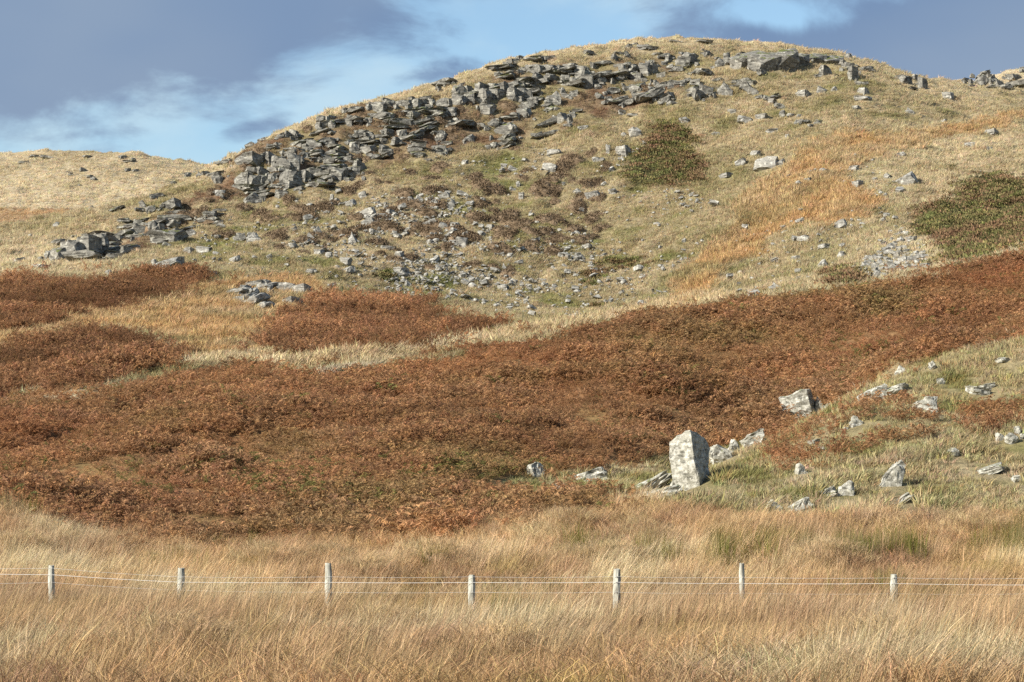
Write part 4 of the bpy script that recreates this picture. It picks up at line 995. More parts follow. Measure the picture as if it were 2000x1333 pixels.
# ---- loose boulders, each one a thing
def boulder(zoom, x, y, w, h, code, label, tilt=0.0, mt='pale', group=None, name='boulder', cat='boulder'):
    ox, oy, sc = zoom
    x, y, w, h = ox + x / sc, oy + y / sc, w / sc, h / sc
    if code == 'p': o = place(name, 'b', mt, x, y, w, h, tilt, RR.uniform(-28, 0), None, depth=.5, pitch=RR.uniform(-.5, -.25))
    else: o = place(name, {'d': 'b', 'l': 'b'}.get(code, code), mt, x, y, w, h, tilt, yaw_for(code))
    tag(o, label, cat, group or 'loose boulders on the hill')
    return o
for a in (
 (Z1,1310,950,250,60,'b','long fallen slab propped on a slant above the left bracken',-17), (Z1,1205,935,60,62,'r','round stone at the left end of the long fallen slab'), (Z1,850,1012,60,56,'r','pale squat stone at the top edge of the left bracken'),
 (Z1,1655,1020,102,42,'b','pale oblong block at the right end of the left bracken',-4), (Z1,1125,1032,92,20,'b','flat pale slab sunk in bracken left of the long fallen slab'), (Z1,620,1056,40,26,'r','small pale stone in the left bracken edge under the layered crag'),
 (Z1,1470,840,80,56,'l','pale block in grass right of the hollowed outcrop'), (Z1,1590,838,140,48,'p','broad low slab of pale rubble right of the hollowed outcrop'), (Z1,1490,705,84,60,'b','grey block leaning against the right end of the hollowed outcrop',-24),
 (Z1,330,965,150,30,'d','low dark ledge left of the long fallen slab, under the layered crag'), (Z1,140,1035,130,46,'b','flat lichened rock at the left frame edge above the bracken'), (Z1,150,915,94,24,'d','thin dark ledge at the left end of the layered crag',-20),
 (Z1,440,632,50,40,'w','small grey rock alone on the pale left flank'), (Z1,712,500,50,24,'w','small pale stone near the skyline of the left flank'), (Z1,235,722,42,28,'r','pale stone on the lower left flank near the frame edge'),
 (Z1,1970,735,84,66,'b','large block left of the scree below the main crag'), (Z1,1860,748,120,40,'b','long grey rubble block beside brown heather at the left of the scree',-20),
 (Z5,325,345,96,66,'w','big angular boulder amid heather at the left of the scree'), (Z5,100,60,70,40,'b','dark flat-topped block left of the buttress foot'), (Z5,670,220,74,46,'b','slanting grey boulder above the scree, left half',-28),
 (Z5,1065,188,116,60,'p','large pale slab in the upper scree',-18), (Z5,1060,250,94,50,'p','second pale slab, just below the large one in the upper scree',-14), (Z5,965,352,56,76,'w','upright tapering pillar stone standing in the scree'),
 (Z5,745,440,66,34,'l','pale brick-shaped stone left below the pillar stone'), (Z5,806,460,46,30,'b','small square stone below the pillar stone'), (Z5,920,502,80,48,'l','pale cube-shaped block below the pillar stone'),
 (Z5,935,562,84,40,'b','slanting flat stone under the pale cube-shaped block',-20), (Z5,692,566,62,26,'l','oblong pale stone above the orange grass of the left terrace'), (Z5,690,345,60,50,'w','pale triangular stone left of the pillar stone'),
 (Z5,730,312,54,44,'b','tilted grey stone up and left of the pillar stone',-36), (Z5,572,400,54,34,'d','dark stone between heather left of the pillar stone'), (Z5,1030,72,50,46,'b','grey block at the top of the scree, left of heather',-20),
 (Z5,950,130,74,40,'d','pair-like cleft boulder in the upper scree',-30), (Z5,825,92,26,60,'b','thin upright stone in upper scree',6), (Z5,1210,185,64,44,'b','grey boulder right of the large pale slab'),
 (Z5,1632,280,64,54,'d','dark-sided boulder at the right of the scree'), (Z5,1692,335,58,44,'b','leaning top stone of a standing pair in the right scree',-20), (Z5,1672,385,78,76,'l','tall pale stone of a standing pair in the right scree'),
 (Z5,1466,376,62,38,'r','bright pale lump above the whitest scree'), (Z5,1800,322,62,40,'r','dark rounded boulder right of the standing pair'), (Z5,1862,282,56,40,'d','dark block right above the standing pair'),
 (Z5,1280,570,94,60,'d','large dark boulder at the lower edge of the scree'), (Z5,1190,420,104,34,'b','long flat stone across the middle of the scree'), (Z5,1268,455,54,40,'d','dark blocky stone under the long flat stone of the scree'),
 (Z5,1320,650,52,46,'w','grey pointed stone below the large dark scree boulder'), (Z5,1325,690,26,20,'r','tiny bright stone at the very foot of the scree'), (Z5,1945,680,74,40,'b','low grey stone in grass at the lower right of the scree'),
 (Z5,1950,540,38,46,'w','upright grey stone at the right edge of the scree'), (Z5,200,490,64,36,'b','grey stone left of the big angular boulder, lower down',-20), (Z5,1560,80,66,40,'b','flat block at the top of the right scree',-20),
 (Z5,1600,125,56,56,'w','pointed grey stone high in the right scree'), (Z5,1480,130,80,40,'p','slab lying in the upper right scree',-14), (Z5,1470,258,84,44,'b','grey block in the middle of the right scree',-24), (Z5,1395,95,48,44,'w','grey stone between heather at the top of the scree'),
 (Z5,1725,160,36,30,'r','small pale round stone above the standing pair'), (Z5,1220,330,32,30,'r','small round grey stone right of the pillar stone'),
 (Z3,435,1030,56,42,'d','dark square stone below the strongly layered outcrop'), (Z3,740,1058,62,32,'l','flat pale stone above heather in the upper centre slope'), (Z3,800,1076,64,40,'w','pale pointed stone next to the flat pale stone'),
 (Z3,1100,1070,134,60,'p','broad pale slab lying on the slope left of the gorse',16), (Z3,1455,1010,62,38,'b','grey stone with dark underside left of the gorse'), (Z3,1575,1080,62,52,'w','grey stone at the left edge of the gorse',20),
 (Z3,1430,1295,112,70,'l','large grey block in grass below the gorse, its right side dark',-10), (Z3,1595,1255,84,50,'r','rounded grey boulder under the lower left corner of the gorse'), (Z3,1385,1200,44,32,'b','small dark-faced stone below the gorse corner',-30),
 (Z3,850,1200,48,46,'r','pale round stone amid heather in mid slope'), (Z3,805,1236,54,34,'w','low pale stone beneath the pale round stone in mid slope'), (Z3,870,1296,48,52,'l','bright upright stone in mid slope heather'),
 (Z3,1310,1252,64,40,'w','grey rubble stone right of the heather, below the gorse'), (Z3,1755,800,116,104,'r','big dark rounded boulder up against the top of the gorse'), (Z3,1675,818,54,44,'r','smaller grey boulder left of the big dark rounded one'),
 (Z3,1670,945,116,90,'d','dark layered boulder at the left side of the gorse',-10), (Z3,1550,930,40,78,'l','thin pale upright stone left of the dark layered boulder'), (Z3,1355,762,84,30,'b','flat grey stone in grass below the diagonal slabs',-8),
 (Z3,870,840,54,26,'r','small pale stone right of the leaning slabs'), (Z3,1655,640,74,36,'b','flat pale stones lying below the shattered outcrop'), (Z3,1745,662,104,22,'l','long pale slab below the shattered outcrop',8), (Z3,1130,950,120,40,'p','patch of pale rubble stone above the broad pale slab'),
 (Z4,345,487,58,36,'r','pale rounded boulder right above the gorse'), (Z4,575,445,44,22,'b','small flat stone below the ruined wall-like rib'), (Z4,640,490,84,30,'b','pale flat-lying slab below the ruined wall-like rib',16),
 (Z4,720,470,64,24,'d','dark low ledge stone beside the ruined wall-like rib'), (Z4,495,556,52,22,'r','grey low stone right of the gorse top'), (Z4,770,540,64,18,'b','thin flat slab in open grass right of the gorse',-10), (Z4,845,565,30,22,'r','little grey stone in open grass near the orange patch top'),
 (Z4,745,702,150,60,'p','great pale slab lying at the left edge of the orange grass',18), (Z4,690,650,54,30,'d','dark stone just above the great pale slab'), (Z4,615,695,66,34,'s' if False else 'b','dark rubble stone left of the great pale slab',-20),
 (Z4,550,756,76,22,'b','flat pale stone below left of the great pale slab',-8), (Z4,810,690,40,40,'w','upright stone at the right end of the great pale slab',20), (Z4,1025,735,62,28,'r','grey stone buried in the orange grass'),
 (Z4,1170,725,44,34,'d','dark-sided stone at the right edge of the orange grass'), (Z4,1185,800,52,32,'d','dark stone among pale rubble right of the orange grass'), (Z4,1430,782,104,58,'l','big leaning boulder with a black shaded side on the right slope',-30),
 (Z4,1335,762,44,28,'r','pale stone left of the big leaning boulder'), (Z4,1100,1000,74,36,'p','pale slab below the orange grass, right part',-16), (Z4,920,1070,76,26,'p','pale flat rubble slab below the orange grass'),
 (Z4,1110,1146,52,40,'r','rounded pale boulder left of the stone heap'), (Z4,1020,1190,74,46,'w','pale boulder above the small shrub by the stone heap'), (Z4,885,1162,46,26,'b','pale stone left of the two boulders by the shrub'),
 (Z4,640,1005,44,14,'b','thin pale slab under the narrow neck of orange grass'), (Z4,340,1076,26,26,'r','white stone in the grass left of the orange neck'), (Z4,620,1232,32,20,'b','small grey stone below the orange neck'),
 (Z4,790,1300,74,36,'w','pale rubble stone at the top edge of the bracken, centre right'), (Z4,680,1322,64,18,'b','flat pale stone at the top edge of the bracken, left of the rubble'), (Z4,925,360,76,36,'d','dark rock huddle in grass under the summit cliff'),
 (Z4,1010,345,54,32,'b','grey stone under the dark shoulder crag',20), (Z4,1072,336,40,28,'w','small pointed stone under the dark shoulder crag'), (Z4,1215,382,84,22,'l','long pale flat slab on the right slope below the shoulder'), (Z4,1215,346,54,34,'d','dark block above the long pale flat slab'),
 (Z4,1180,426,54,14,'d','thin dark slab under the long pale one'), (Z4,1630,372,54,36,'d','dark rock with pale top alone on the far right slope'), (Z4,1440,440,42,26,'w','small grey cairn-like rock on the right slope'),
 (Z4,1605,492,44,14,'d','thin dark stone above the pale right shoulder',-20), (Z4,1840,545,62,26,'d','flat grey rock on the pale right shoulder',-8), (Z4,1790,742,18,18,'r','tiny white stone above the large green gorse'), (Z4,1400,655,40,24,'b','small dark slab right of the orange grass top',-20), (Z4,1735,608,60,18,'b','pale thin slab on the right shoulder'), (Z4,1830,625,34,14,'b','little pale stone on the right shoulder beneath the flat grey rock')):
    boulder(*a)

# ---- the lichened boulders of the knoll, near the viewer
def s_(x, y): return ray(x, y)[0]
def near_rock(zoom, x, y, w, h, code, label, tilt=0.0, yaw_=None, seed=0, pts=None, depth=.8, amp=.05, sink=.15):
    ox, oy, sc = zoom
    x, y, w, h = ox + x / sc, oy + y / sc, w / sc, h / sc
    g = 1.12 if (pts or w > 42) else 1.26
    w *= g; h *= g
    X, Y, Z = (float(a[0]) for a in hit([x], [y + h * .40]))
    k = Y / FPX; W, H = w * k, h * k
    kind = {'d': 'b', 'l': 'b'}.get(code, code)
    P = pts or rock_pts(kind, random.Random(seed * 7 + 3))
    me = rough_rock('lichened_boulder', P, M['boulder'], 4, amp, seed, 9.0)
    o = bpy.data.objects.new('lichened_boulder', me)
    yw = yaw_for(code) if yaw_ is None else yaw_
    if pts is None:
        ya = math.radians(abs(yw)); W = W / max(math.cos(ya) + .75 * math.sin(ya), .9) * 1.1
    yc = Y + W * depth * .15
    ROCKS.append((s_(x, y) * Y, Y, W * .55, 1.7))
    s, t = ray(x, y)
    o.location = (s * yc, yc, ZC + t * yc - H * sink * .5)
    o.rotation_euler = rot_of(tilt, yw); o.scale = (W, W * depth, H * (1.05 + sink))
    link(o); tag(o, label, 'boulder', 'lichened boulders on the knoll')
    return o
# the great leaning boulder: pale broad face to the left, dark side to the right
BIG = [(-.50,-.08,.337),(-.017,-.40,.5),(.033,-.55,.23),(.05,-.58,.02),(.20,-.52,-.28),(.20,-.45,-.5),(.12,-.40,-.5),(.383,.30,.395),(.5,.40,.23),(.467,.42,-.09),(.45,.40,-.19),(.267,.20,-.44),
       (-.317,-.18,-.395),(-.433,-.12,-.256),(-.45,-.14,.14),(-.40,.40,.30),(-.30,.45,-.30),(.30,.5,.30),(.2,.45,-.45),(0,.2,.48)]
near_rock(Z6, 1390, 662, 295, 432, 'w', 'great upright pale boulder with a shadowed right side on the knoll', 0, 0, 11, [Vector(p) for p in BIG], .85, .032, .0)
for i, a in enumerate((
 (Z6,1265,805,54,60,'w','small pale stone tucked under the left foot of the great upright boulder'), (Z6,1060,832,340,80,'b','long lichened slab slanting up to the great upright boulder',-27,8), (Z6,1165,895,270,70,'b','lower of two slanting slabs left of the great upright boulder',-12,8),
 (Z6,615,768,220,80,'b','half-buried pale slab in grass left of the slanting slabs',-18,6), (Z6,340,858,124,70,'w','low pale stone below the half-buried slab'), (Z6,185,712,104,90,'b','lone pale stone at the bracken edge, leftmost on the knoll',-22),
 (Z6,1632,592,166,124,'r','rounded lichened boulder right behind the great upright boulder'), (Z6,1735,535,96,100,'w','jagged white stone between the rounded boulder and the wedge boulder'), (Z6,1890,480,190,90,'b','wedge-shaped white boulder at the bracken edge right of the great one',-27,-8),
 (Z7,245,450,250,190,'l','big square pale boulder half sunk in bracken',-14), (Z7,408,440,70,92,'w','white pointed stone right beside the big square boulder'), (Z7,462,462,84,50,'w','low grey stone leaning on the white pointed stone',10),
 (Z7,885,352,116,84,'b','white block with a dark right end in the mossy row on the knoll',-28), (Z7,1010,320,150,66,'r','moss-topped pale boulder in the row on the knoll',-14), (Z7,785,362,160,44,'b','low slab at the left end of the mossy row on the knoll',-24),
 (Z7,1222,432,186,104,'w','jagged white rock ringed by bracken on the knoll'), (Z7,1640,335,190,56,'b','flat mossy ledge rock high on the knoll, right side',6), (Z7,1712,300,94,30,'b','thin white slab behind the flat mossy ledge rock',-12),
 (Z7,1350,258,62,44,'r','small pale stone in grass above the jagged white rock'), (Z7,1285,136,62,52,'r','small white stone near the top edge of the knoll'), (Z7,1030,170,74,62,'w','grey stone at the bracken edge, top of the knoll',-20),
 (Z7,680,570,86,74,'w','pale stone with a black side in bracken in the middle of the knoll',-18), (Z7,610,630,34,22,'r','tiny white stone left of the pale one with the black side'), (Z7,258,945,84,72,'w','small white pyramid stone in the lower left of the knoll'),
 (Z7,970,985,130,180,'w','tall leaning wedge stone standing in knoll grass',16), (Z7,1455,815,94,62,'r','white rounded stone beside a dark hollow on the knoll'), (Z7,1900,710,92,72,'r','grey rounded stone near the right frame edge'), (Z7,1945,642,54,54,'r','pale stone on top of the group near the right frame edge'),
 (Z7,1820,695,62,46,'w','left stone of the group near the right frame edge'), (Z7,1990,690,40,44,'r','white stone cut by the right frame edge'), (Z7,1735,952,190,50,'b','pale slab sunk in grass, lower right of the knoll',-20), (Z7,600,1095,120,100,'w','jagged black and white rock at the foot of the knoll'),
 (Z7,462,1132,116,56,'b','flat pale rock left of the jagged black and white one',-22), (Z7,45,1245,126,84,'w','splintered white rock at the meadow edge, left foot of the knoll'), (Z7,248,1252,156,84,'b','slanting pale rock at the meadow edge, right of the splintered one',-24),
 (Z7,1040,1192,150,36,'b','thin white slab slanting in grass at the foot of the knoll',-36), (Z7,1840,95,104,30,'b','flat grey stone at the top right of the knoll'), (Z7,1950,1022,90,50,'r','low buff stone near the right frame edge, low down'), (Z7,410,786,54,34,'r','small white stone left of the middle of the knoll'),
 (Z7,365,732,94,26,'b','flat grey stone above the small white one on the knoll',-14), (Z7,250,560,160,40,'b','mossy slab under the big square boulder',-14))):
    near_rock(*a[:7], *(a[7:] or (0,)), seed=20 + i, depth=.75, amp=.075)

# ---- the stone heap at the right
def stone_heap():
    poly = [(1668,522),(1690,505),(1720,490),(1730,450),(1770,448),(1790,470),(1812,505),(1812,525),(1760,532),(1700,545)]
    X, Y, Z = (float(a[0]) for a in hit([1745], [535]))
    e = bpy.data.objects.new('stone_heap', None); e.location = (X, Y, Z); link(e)
    tag(e, 'heap of pale broken stones between the small shrub and the large gorse', 'stone heap')
    n = 0
    while n < 170:
        x, y = RR.uniform(1660, 1820), RR.uniform(445, 548)
        if not bool(in_poly(np.array([x]), np.array([y]), poly)[0]): continue
        w = RR.uniform(7, 15) * (1.15 if y > 495 else .8)
        place('stone', RR.choice('bbwp'), RR.choice(('pale', 'pale', 'crag')), x, y, w * 1.2, w * RR.uniform(.5, .9), RR.uniform(-40, 40), RR.uniform(-45, 45), e, sink=.0, pitch=RR.uniform(-.5, .3))
        n += 1
stone_heap()

# ---- scree: the uncountable small stones
K_STONE = bpy.data.collections.new('scree_stone')
for q in range(10):
    kind = 'bwpr'[q % 4]
    proto(K_STONE, 'scree_%02d' % q, ROCK[kind, 'pale'][q % 9])
def scree():
    X, Y, Z = screen_points(36000, 380, 1850, 260, 640)
    px, py, m = cover(X, Y, Z)
    dens = fbm(X, Y, 7, 3, 151)
    pr = np.where(m['core'], 0.58 + 0.75 * dens, np.where(m['scree'], 0.14 + 0.42 * np.clip(dens, -0.25, 1), 0.0))
    for cx, cy_, rx, ry in ((1640, 345, 60, 25), (1730, 400, 20, 40), (1620, 470, 110, 40), (1560, 520, 120, 30), (1480, 580, 60, 20), (1320, 150, 60, 30), (1680, 470, 40, 40), (1240, 310, 60, 30), (440, 480, 60, 30), (380, 510, 60, 15), (1800, 480, 15, 40), (1080, 610, 60, 14)):
        pr = np.maximum(pr, 0.30 * np.exp(-((px - cx) / rx) ** 2 - ((py - cy_) / ry) ** 2) * (0.7 + dens))
    k = (rng.random(len(X)) < pr) & ~m['gorse'] & ~m['bracken'] & ~m['brackmid']
    X, Y, Z, px, py = (a[k] for a in (X, Y, Z, px, py)); core = m['core'][k]; n = len(X)
    s = np.exp(rng.normal(math.log(0.165), 0.6, n)); s = np.clip(s, 0.10, 0.7)
    scl = np.stack([s * rng.uniform(.8, 1.5, n), s * rng.uniform(.7, 1.2, n), s * rng.uniform(.32, .7, n)], 1)
    r = rng.uniform(-.5, .5, (n, 3)); r[:, 2] = rng.uniform(-3.1, 3.1, n)
    scatter('scree', 'pale loose stones scattered over the slope below the crags', K_STONE, X, Y, Z + s * .3 + .07, r, scl, np.full((n, 3), .4), 'scree')
scree()

# ------------------------------------------------------------------ heather and gorse
def clump_mesh(name, mat, n, R, flat=.5, sz=.06):
    """low springy dome: a lumpy cushion with sprigs all over it"""
    t = Tuft()
    lobes = [(Vector((R.uniform(-.3, .3), R.uniform(-.3, .3), 0)), R.uniform(.22, .38)) for _ in range(6)]
    def top(x, y):
        return max((flat * 1.5 * math.sqrt(max(0, rr * rr - (x - c.x) ** 2 - (y - c.y) ** 2)) for c, rr in lobes), default=0)
    G = 11; idx = {}
    for a in range(G):
        for b in range(G):
            x, y = -.62 + 1.24 * a / (G - 1), -.62 + 1.24 * b / (G - 1)
            idx[a, b] = len(t.v); k = R.uniform(.75, 1.15)
            t.v.append((x, y, top(x, y) * R.uniform(.8, 1.0) - .05)); t.c.append((k, k, k))
    for a in range(G - 1):
        for b in range(G - 1):
            if max(t.v[idx[a + p, b + q]][2] for p in (0, 1) for q in (0, 1)) > -.04: t.f.append((idx[a, b], idx[a + 1, b], idx[a + 1, b + 1], idx[a, b + 1]))
    for i in range(n):
        c, rr = R.choice(lobes)
        v = Vector((R.gauss(0, 1), R.gauss(0, 1), abs(R.gauss(0, 1)))).normalized()
        p = c + Vector((v.x * rr, v.y * rr, v.z * rr * flat * 1.5)) * R.uniform(.9, 1.05)
        d = (v + Vector((R.uniform(-.6, .6), R.uniform(-.6, .6), R.uniform(0, .9)))).normalized()
        sd = d.cross(Vector((R.uniform(-1, 1), R.uniform(-1, 1), R.uniform(-1, 1)))).normalized()
        L = sz * R.uniform(.7, 1.5); k = R.uniform(.75, 1.25)
        t.tri(p - sd * L * .35, p + sd * L * .35, p + d * L, (k, k, k))
    return t.done(name, mat)
HE = [clump_mesh('heather_clump', M['heather'], 500, random.Random(300 + q)) for q in range(6)]
def heather():
    anchors = ((400,440,'beside the hollowed outcrop'),(480,420,'under the buttress foot'),(560,450,'near the big angular boulder'),(640,420,'above the brick-shaped stone'),(680,500,'near the pale cube-shaped block'),(690,460,'beside the pillar stone'),
               (760,400,'around the large pale slabs'),(780,500,'left of the whitest scree'),(880,400,'at the top of the right scree'),(920,460,'around the standing pair of stones'),(1010,470,'right of the standing pair'),(1060,380,'under the broad pale slab'),(1020,430,'in mid slope, right of the scree top'),
               (1130,400,'below the gorse corner'),(1160,330,'at the left side of the gorse'),(1100,440,'above the right-hand scree rubble'),(760,350,'in grass under the layered outcrop'),(920,340,'in grass below the leaning slabs'),(620,385,'under the stepped crag face'))
    ledges = ((240,460,'on top of the low layered crag'),(360,400,'around the hollowed outcrop'),(480,330,'on the massive buttress'),(560,370,'at the foot of the buttress'),(620,320,'on the stepped dark crag face'),(680,260,'among the upper rounded blocks'),(760,290,'on the layered outcrop'),(800,220,'under the rim of pale blocks'),(860,280,'right of the layered outcrop'),(940,230,'under the square-cut blocks'),(1050,240,'among the leaning slabs'),(1200,170,'among the shattered slabs'))
    made = {}
    for poly, want, what, anch, grp, a, b in ((HEATH, 190, 'brown heather clump', anchors, 'heather clumps on the stony slope', 15, 40), (CRAG, 105, 'brown heather tuft', ledges, 'heather tufts on the crag ledges', 10, 24)):
        n = 0
        xs = [p[0] for p in poly]; ys = [p[1] for p in poly]
        while n < want:
            x, y = RR.uniform(min(xs), max(xs)), RR.uniform(min(ys), max(ys))
            if not bool(in_poly(np.array([x]), np.array([y]), poly)[0]) or y < float(top_of(np.array([x]))[0]) + 8: continue
            if poly is HEATH and vnoise(np.array([x / 60.]), np.array([y / 26.]), 9)[0] < .24: continue
            if poly is CRAG and x > 1020 and RR.random() < .8: continue
            w = RR.uniform(a, b)
            X, Y, Z = (float(q[0]) for q in hit([x], [y])); k = Y / FPX
            o = bpy.data.objects.new('heather_clump', RR.choice(HE)); link(o)
            gx = float(hgt([X + .6], [Y])[0] - hgt([X - .6], [Y])[0]) / 1.2; gy = float(hgt([X], [Y + .6])[0] - hgt([X], [Y - .6])[0]) / 1.2
            nq = Vector((-gx, -gy, 1)).normalized().to_track_quat('Z', 'Y').to_matrix() @ Matrix.Rotation(RR.uniform(-3.1, 3.1), 3, 'Z')
            o.location = (X, Y, Z + .03); o.rotation_euler = nq.to_euler(); o.scale = (w * k * 1.25, w * k * 1.1, w * k * RR.uniform(.95, 1.35))
            ROCKS.append((X, Y, w * k * .45, .15))
            wh = min(anch, key=lambda q: (q[0] - x) ** 2 + 4 * (q[1] - y) ** 2)[2]
            sz = 'small' if w < a + (b - a) * .4 else ('broad' if w > a + (b - a) * .75 else 'middling')
            tag(o, '%s %s %s' % (sz, what, wh), 'heather', grp); n += 1; made.setdefault(o['label'], []).append((x, o))
    ordn = 'leftmost,second from the left,third from the left,fourth from the left,fifth from the left,sixth from the left,seventh from the left,eighth from the left,ninth from the left,tenth from the left,eleventh from the left,twelfth from the left,thirteenth from the left,fourteenth from the left,fifteenth from the left'.split(',')
    for lab, L in made.items():
        if len(L) > 1:
            for q, (x, o) in enumerate(sorted(L, key=lambda v: v[0])): o['label'] = lab + ', ' + ordn[min(q, 14)]
heather()
def gorse_patch(poly, label, dens, seed, size=(.7, 1.3), mat='gorse'):
    R = random.Random(seed)
    xs = [p[0] for p in poly]; ys = [p[1] for p in poly]
    cx, cyb = sum(xs) / len(xs), max(ys)
    X0, Y0, Z0 = (float(q[0]) for q in hit([min(cx, 1990)], [cyb - 4]))
    e = bpy.data.objects.new('gorse_thicket', None); e.location = (X0, Y0, Z0); link(e); tag(e, label, 'gorse')
    t = Tuft()
    n = int((max(xs) - min(xs)) * (max(ys) - min(ys)) * dens)
    x = np.array([R.uniform(min(xs), max(xs)) for _ in range(n)]); y = np.array([R.uniform(min(ys), max(ys)) for _ in range(n)])
    X, Y, Z = hit(x, y)
    qx, qy = jitter(X, Y, x, y, 20)
    big = min(1.0, (max(xs) - min(xs)) / 120.0)
    k = in_poly(qx + rng.normal(0, 10 * big, n), qy + rng.normal(0, 6 * big, n), poly) & (rng.random(n) < 0.85 + 0.9 * fbm(X, Y, 4, 3, 301))
    for X1, Y1, Z1_ in zip(X[k], Y[k], Z[k]):
        s = R.uniform(*size); c = Vector((X1 - X0, Y1 - Y0, Z1_ - Z0))
        g = R.random()
        gn = float(fbm(np.array([X1]), np.array([Y1]), 7, 3, 200)[0])
        tone = (1.15, .93, 1.0) if (g < .40 + gn) else ((.92, 1.02, .85) if g < .85 else (1.12, 1.2, .9))
        for i in range(72):
            v = Vector((R.gauss(0, 1), R.gauss(0, 1), abs(R.gauss(0, 1)))).normalized()
            p = c + Vector((v.x * s * .7, v.y * s * .7, v.z * s * .30)) * R.uniform(.7, 1.05)
            d = (v + Vector((R.uniform(-.5, .5), R.uniform(-.5, .5), R.uniform(0, .8)))).normalized()
            sd = d.cross(Vector((R.uniform(-1, 1), R.uniform(-1, 1), R.uniform(-1, 1)))).normalized()
            L = .125 * R.uniform(.7, 1.6); kk = R.uniform(.6, 1.4)
            t.tri(p - sd * L * .32, p + sd * L * .32, p + d * L, tuple(q * kk for q in tone))
    o = bpy.data.objects.new('foliage', t.done('gorse_foliage', M[mat])); link(o, e)
    return e
gorse_patch(GORSE1, 'olive green gorse thicket in the middle of the upper slope', .055, 401)
gorse_patch(GORSE2, 'large dark green gorse thicket at the right frame edge above the bracken', .03, 402, (.8, 1.5))
gorse_patch([(1605,545),(1630,525),(1665,522),(1690,540),(1680,552),(1630,556)], 'small dark shrub of gorse at the left foot of the stone heap', .05, 403, (.7, 1.1))
gorse_patch([(1822,338),(1840,325),(1862,328),(1868,340),(1840,344)], 'small isolated gorse bush on the pale right shoulder', .06, 404, (.6, .9))
gorse_patch([(1140,535),(1165,515),(1190,512),(1200,535),(1180,552),(1145,558)], 'low green gorse bush under the right scree', .04, 405, (.5, .9))
gorse_patch([(1190,512),(1230,505),(1270,508),(1275,522),(1220,528)], 'flat spread of olive gorse right of the low green bush under the scree', .05, 406, (.4, .7))
gorse_patch([(1140,600),(1160,596),(1172,604),(1150,610)], 'tiny round gorse bush at the foot of the slope above the strip of orange grass', .08, 407, (.5, .7))
gorse_patch([(720,545),(740,530),(765,535),(770,548),(740,552)], 'bright green low bush at the left foot of the scree', .05, 408, (.4, .7))

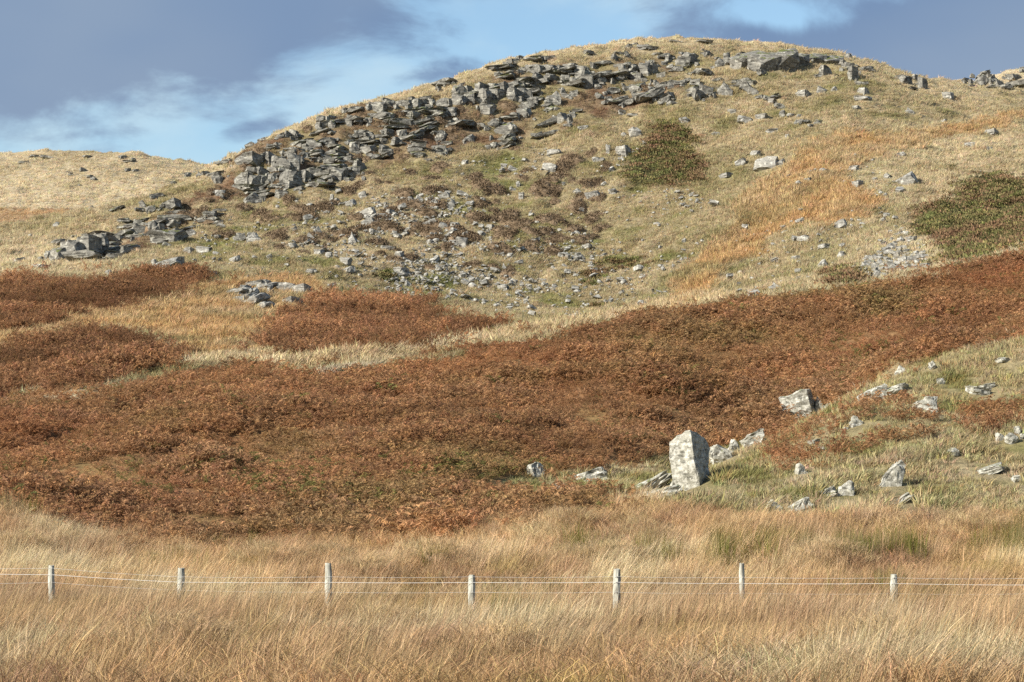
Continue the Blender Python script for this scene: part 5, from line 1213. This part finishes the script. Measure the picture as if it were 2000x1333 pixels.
# ------------------------------------------------------------------ fence
def fence():
    FD = 40.0
    e = bpy.data.objects.new('wire_fence', None)
    X, Y, Z = 0.0, FD, float(hgt([0.0], [FD])[0])
    e.location = (X, Y, Z); link(e)
    tag(e, 'low wire fence of lichen-grey round posts across the meadow', 'fence')
    # x of post, top, width, wire heights (thin, white, low)
    posts = [(-440,1112,12,1118,1124,1146),(-170,1106,11,1110,1118,1140),(103,1105,11,1110,1123,1138),(352,1110,13,1127,1137.5,1153),(644,1101,12.5,1127,1138,1157),(922,1124,12.5,1127,1138,1157),(1203,1112,13,1126.5,1137.5,1157),(1450,1100.5,9.5,1128,1140,1159),(1744,1123,13,1129,1140,1160),(2010,1112,12,1130,1143,1160),(2290,1110,12,1130,1141,1160),(2560,1112,12,1130,1141,1160)]
    k = FD / FPX
    W = [[], [], []]
    for q, (x, top, w, *wy) in enumerate(posts):
        R = random.Random(q + 50)
        s, t = ray(x, top); Xp_ = s * FD; zt = ZC + t * FD
        zb = float(hgt([Xp_], [FD])[0]) - .25
        r = w * k / 2 * 1.13
        bm = bmesh.new(); n = 12; rings = []
        H = zt - zb
        for j in range(8):
            f = j / 7; rr = r * (1.0 + .10 * (1 - f)) * (1 if j < 7 else .86)
            ln = R.uniform(-.006, .006)
            rings.append([bm.verts.new((rr * math.cos(2 * math.pi * c / n) * R.uniform(.93, 1.06) + ln, rr * math.sin(2 * math.pi * c / n) * R.uniform(.93, 1.06), f * H + (R.uniform(-.012, .012) if j == 7 else 0))) for c in range(n)])
        for j in range(7):
            for c in range(n): bm.faces.new((rings[j][c], rings[j][(c + 1) % n], rings[j + 1][(c + 1) % n], rings[j + 1][c]))
        bm.faces.new(rings[-1])
        me = bpy.data.meshes.new('post'); bm.to_mesh(me); bm.free(); me.materials.append(M['wood'])
        p = bpy.data.objects.new('post', me); link(p, e); p.location = (Xp_ - X, 0, zb - Z)
        p.rotation_euler = (R.uniform(-.02, .02), {352: .035, 103: -.02, 1744: .02}.get(x, R.uniform(-.02, .02)), R.uniform(0, 3))
        for i, y in enumerate(wy):
            s2, t2 = ray(x, y); yy = FD - r * 1.02
            W[i].append((Xp_, yy, ZC + t2 * yy))
            # staple
            bm = bmesh.new()
            bmesh.ops.create_cube(bm, size=1, matrix=Matrix.Translation((Xp_ - X, yy - Y - .002, ZC + t2 * yy - Z)) @ Matrix.Diagonal((.006, .012, .022, 1)))
            me = bpy.data.meshes.new('staple'); bm.to_mesh(me); bm.free(); me.materials.append(M['dullwire'])
            so = bpy.data.objects.new('staple', me); link(so, p)
            so.location = Vector((X, Y, Z)) - Vector((Xp_, FD, zb)); 
            so.matrix_parent_inverse = (Matrix.Translation((0, 0, 0)))
            so.rotation_euler = (0, 0, 0)
            # undo the small lean of the post for the staple
            pm = Matrix.LocRotScale(None, p.rotation_euler, None)
            so.matrix_basis = pm.inverted() @ Matrix.Translation(so.location)
    for i, (pts, rad) in enumerate(zip(W, (.0020, .0032, .0020))):
        bm = bmesh.new(); n = 6; prev = None
        for a, b in zip(pts[:-1], pts[1:]):
            for q in range(12):
                f = q / 12
                sag = -.010 * 4 * f * (1 - f) * (1.3 if i != 1 else .8)
                c = Vector(a).lerp(Vector(b), f) + Vector((0, 0, sag))
                ring = [bm.verts.new(c - e.location + Vector((0, rad * math.cos(2 * math.pi * j / n), rad * math.sin(2 * math.pi * j / n)))) for j in range(n)]
                if prev:
                    for j in range(n): bm.faces.new((prev[j], prev[(j + 1) % n], ring[(j + 1) % n], ring[j]))
                prev = ring
        me = bpy.data.meshes.new('wire'); bm.to_mesh(me); bm.free(); me.materials.append(M['wire' if i == 1 else 'dullwire'])
        w = bpy.data.objects.new('wire', me); link(w, e)
        if i == 1: w['label'] = 'thicker white electric wire'
fence()

meadow()
tussocks()
bracken()
hill_grass()
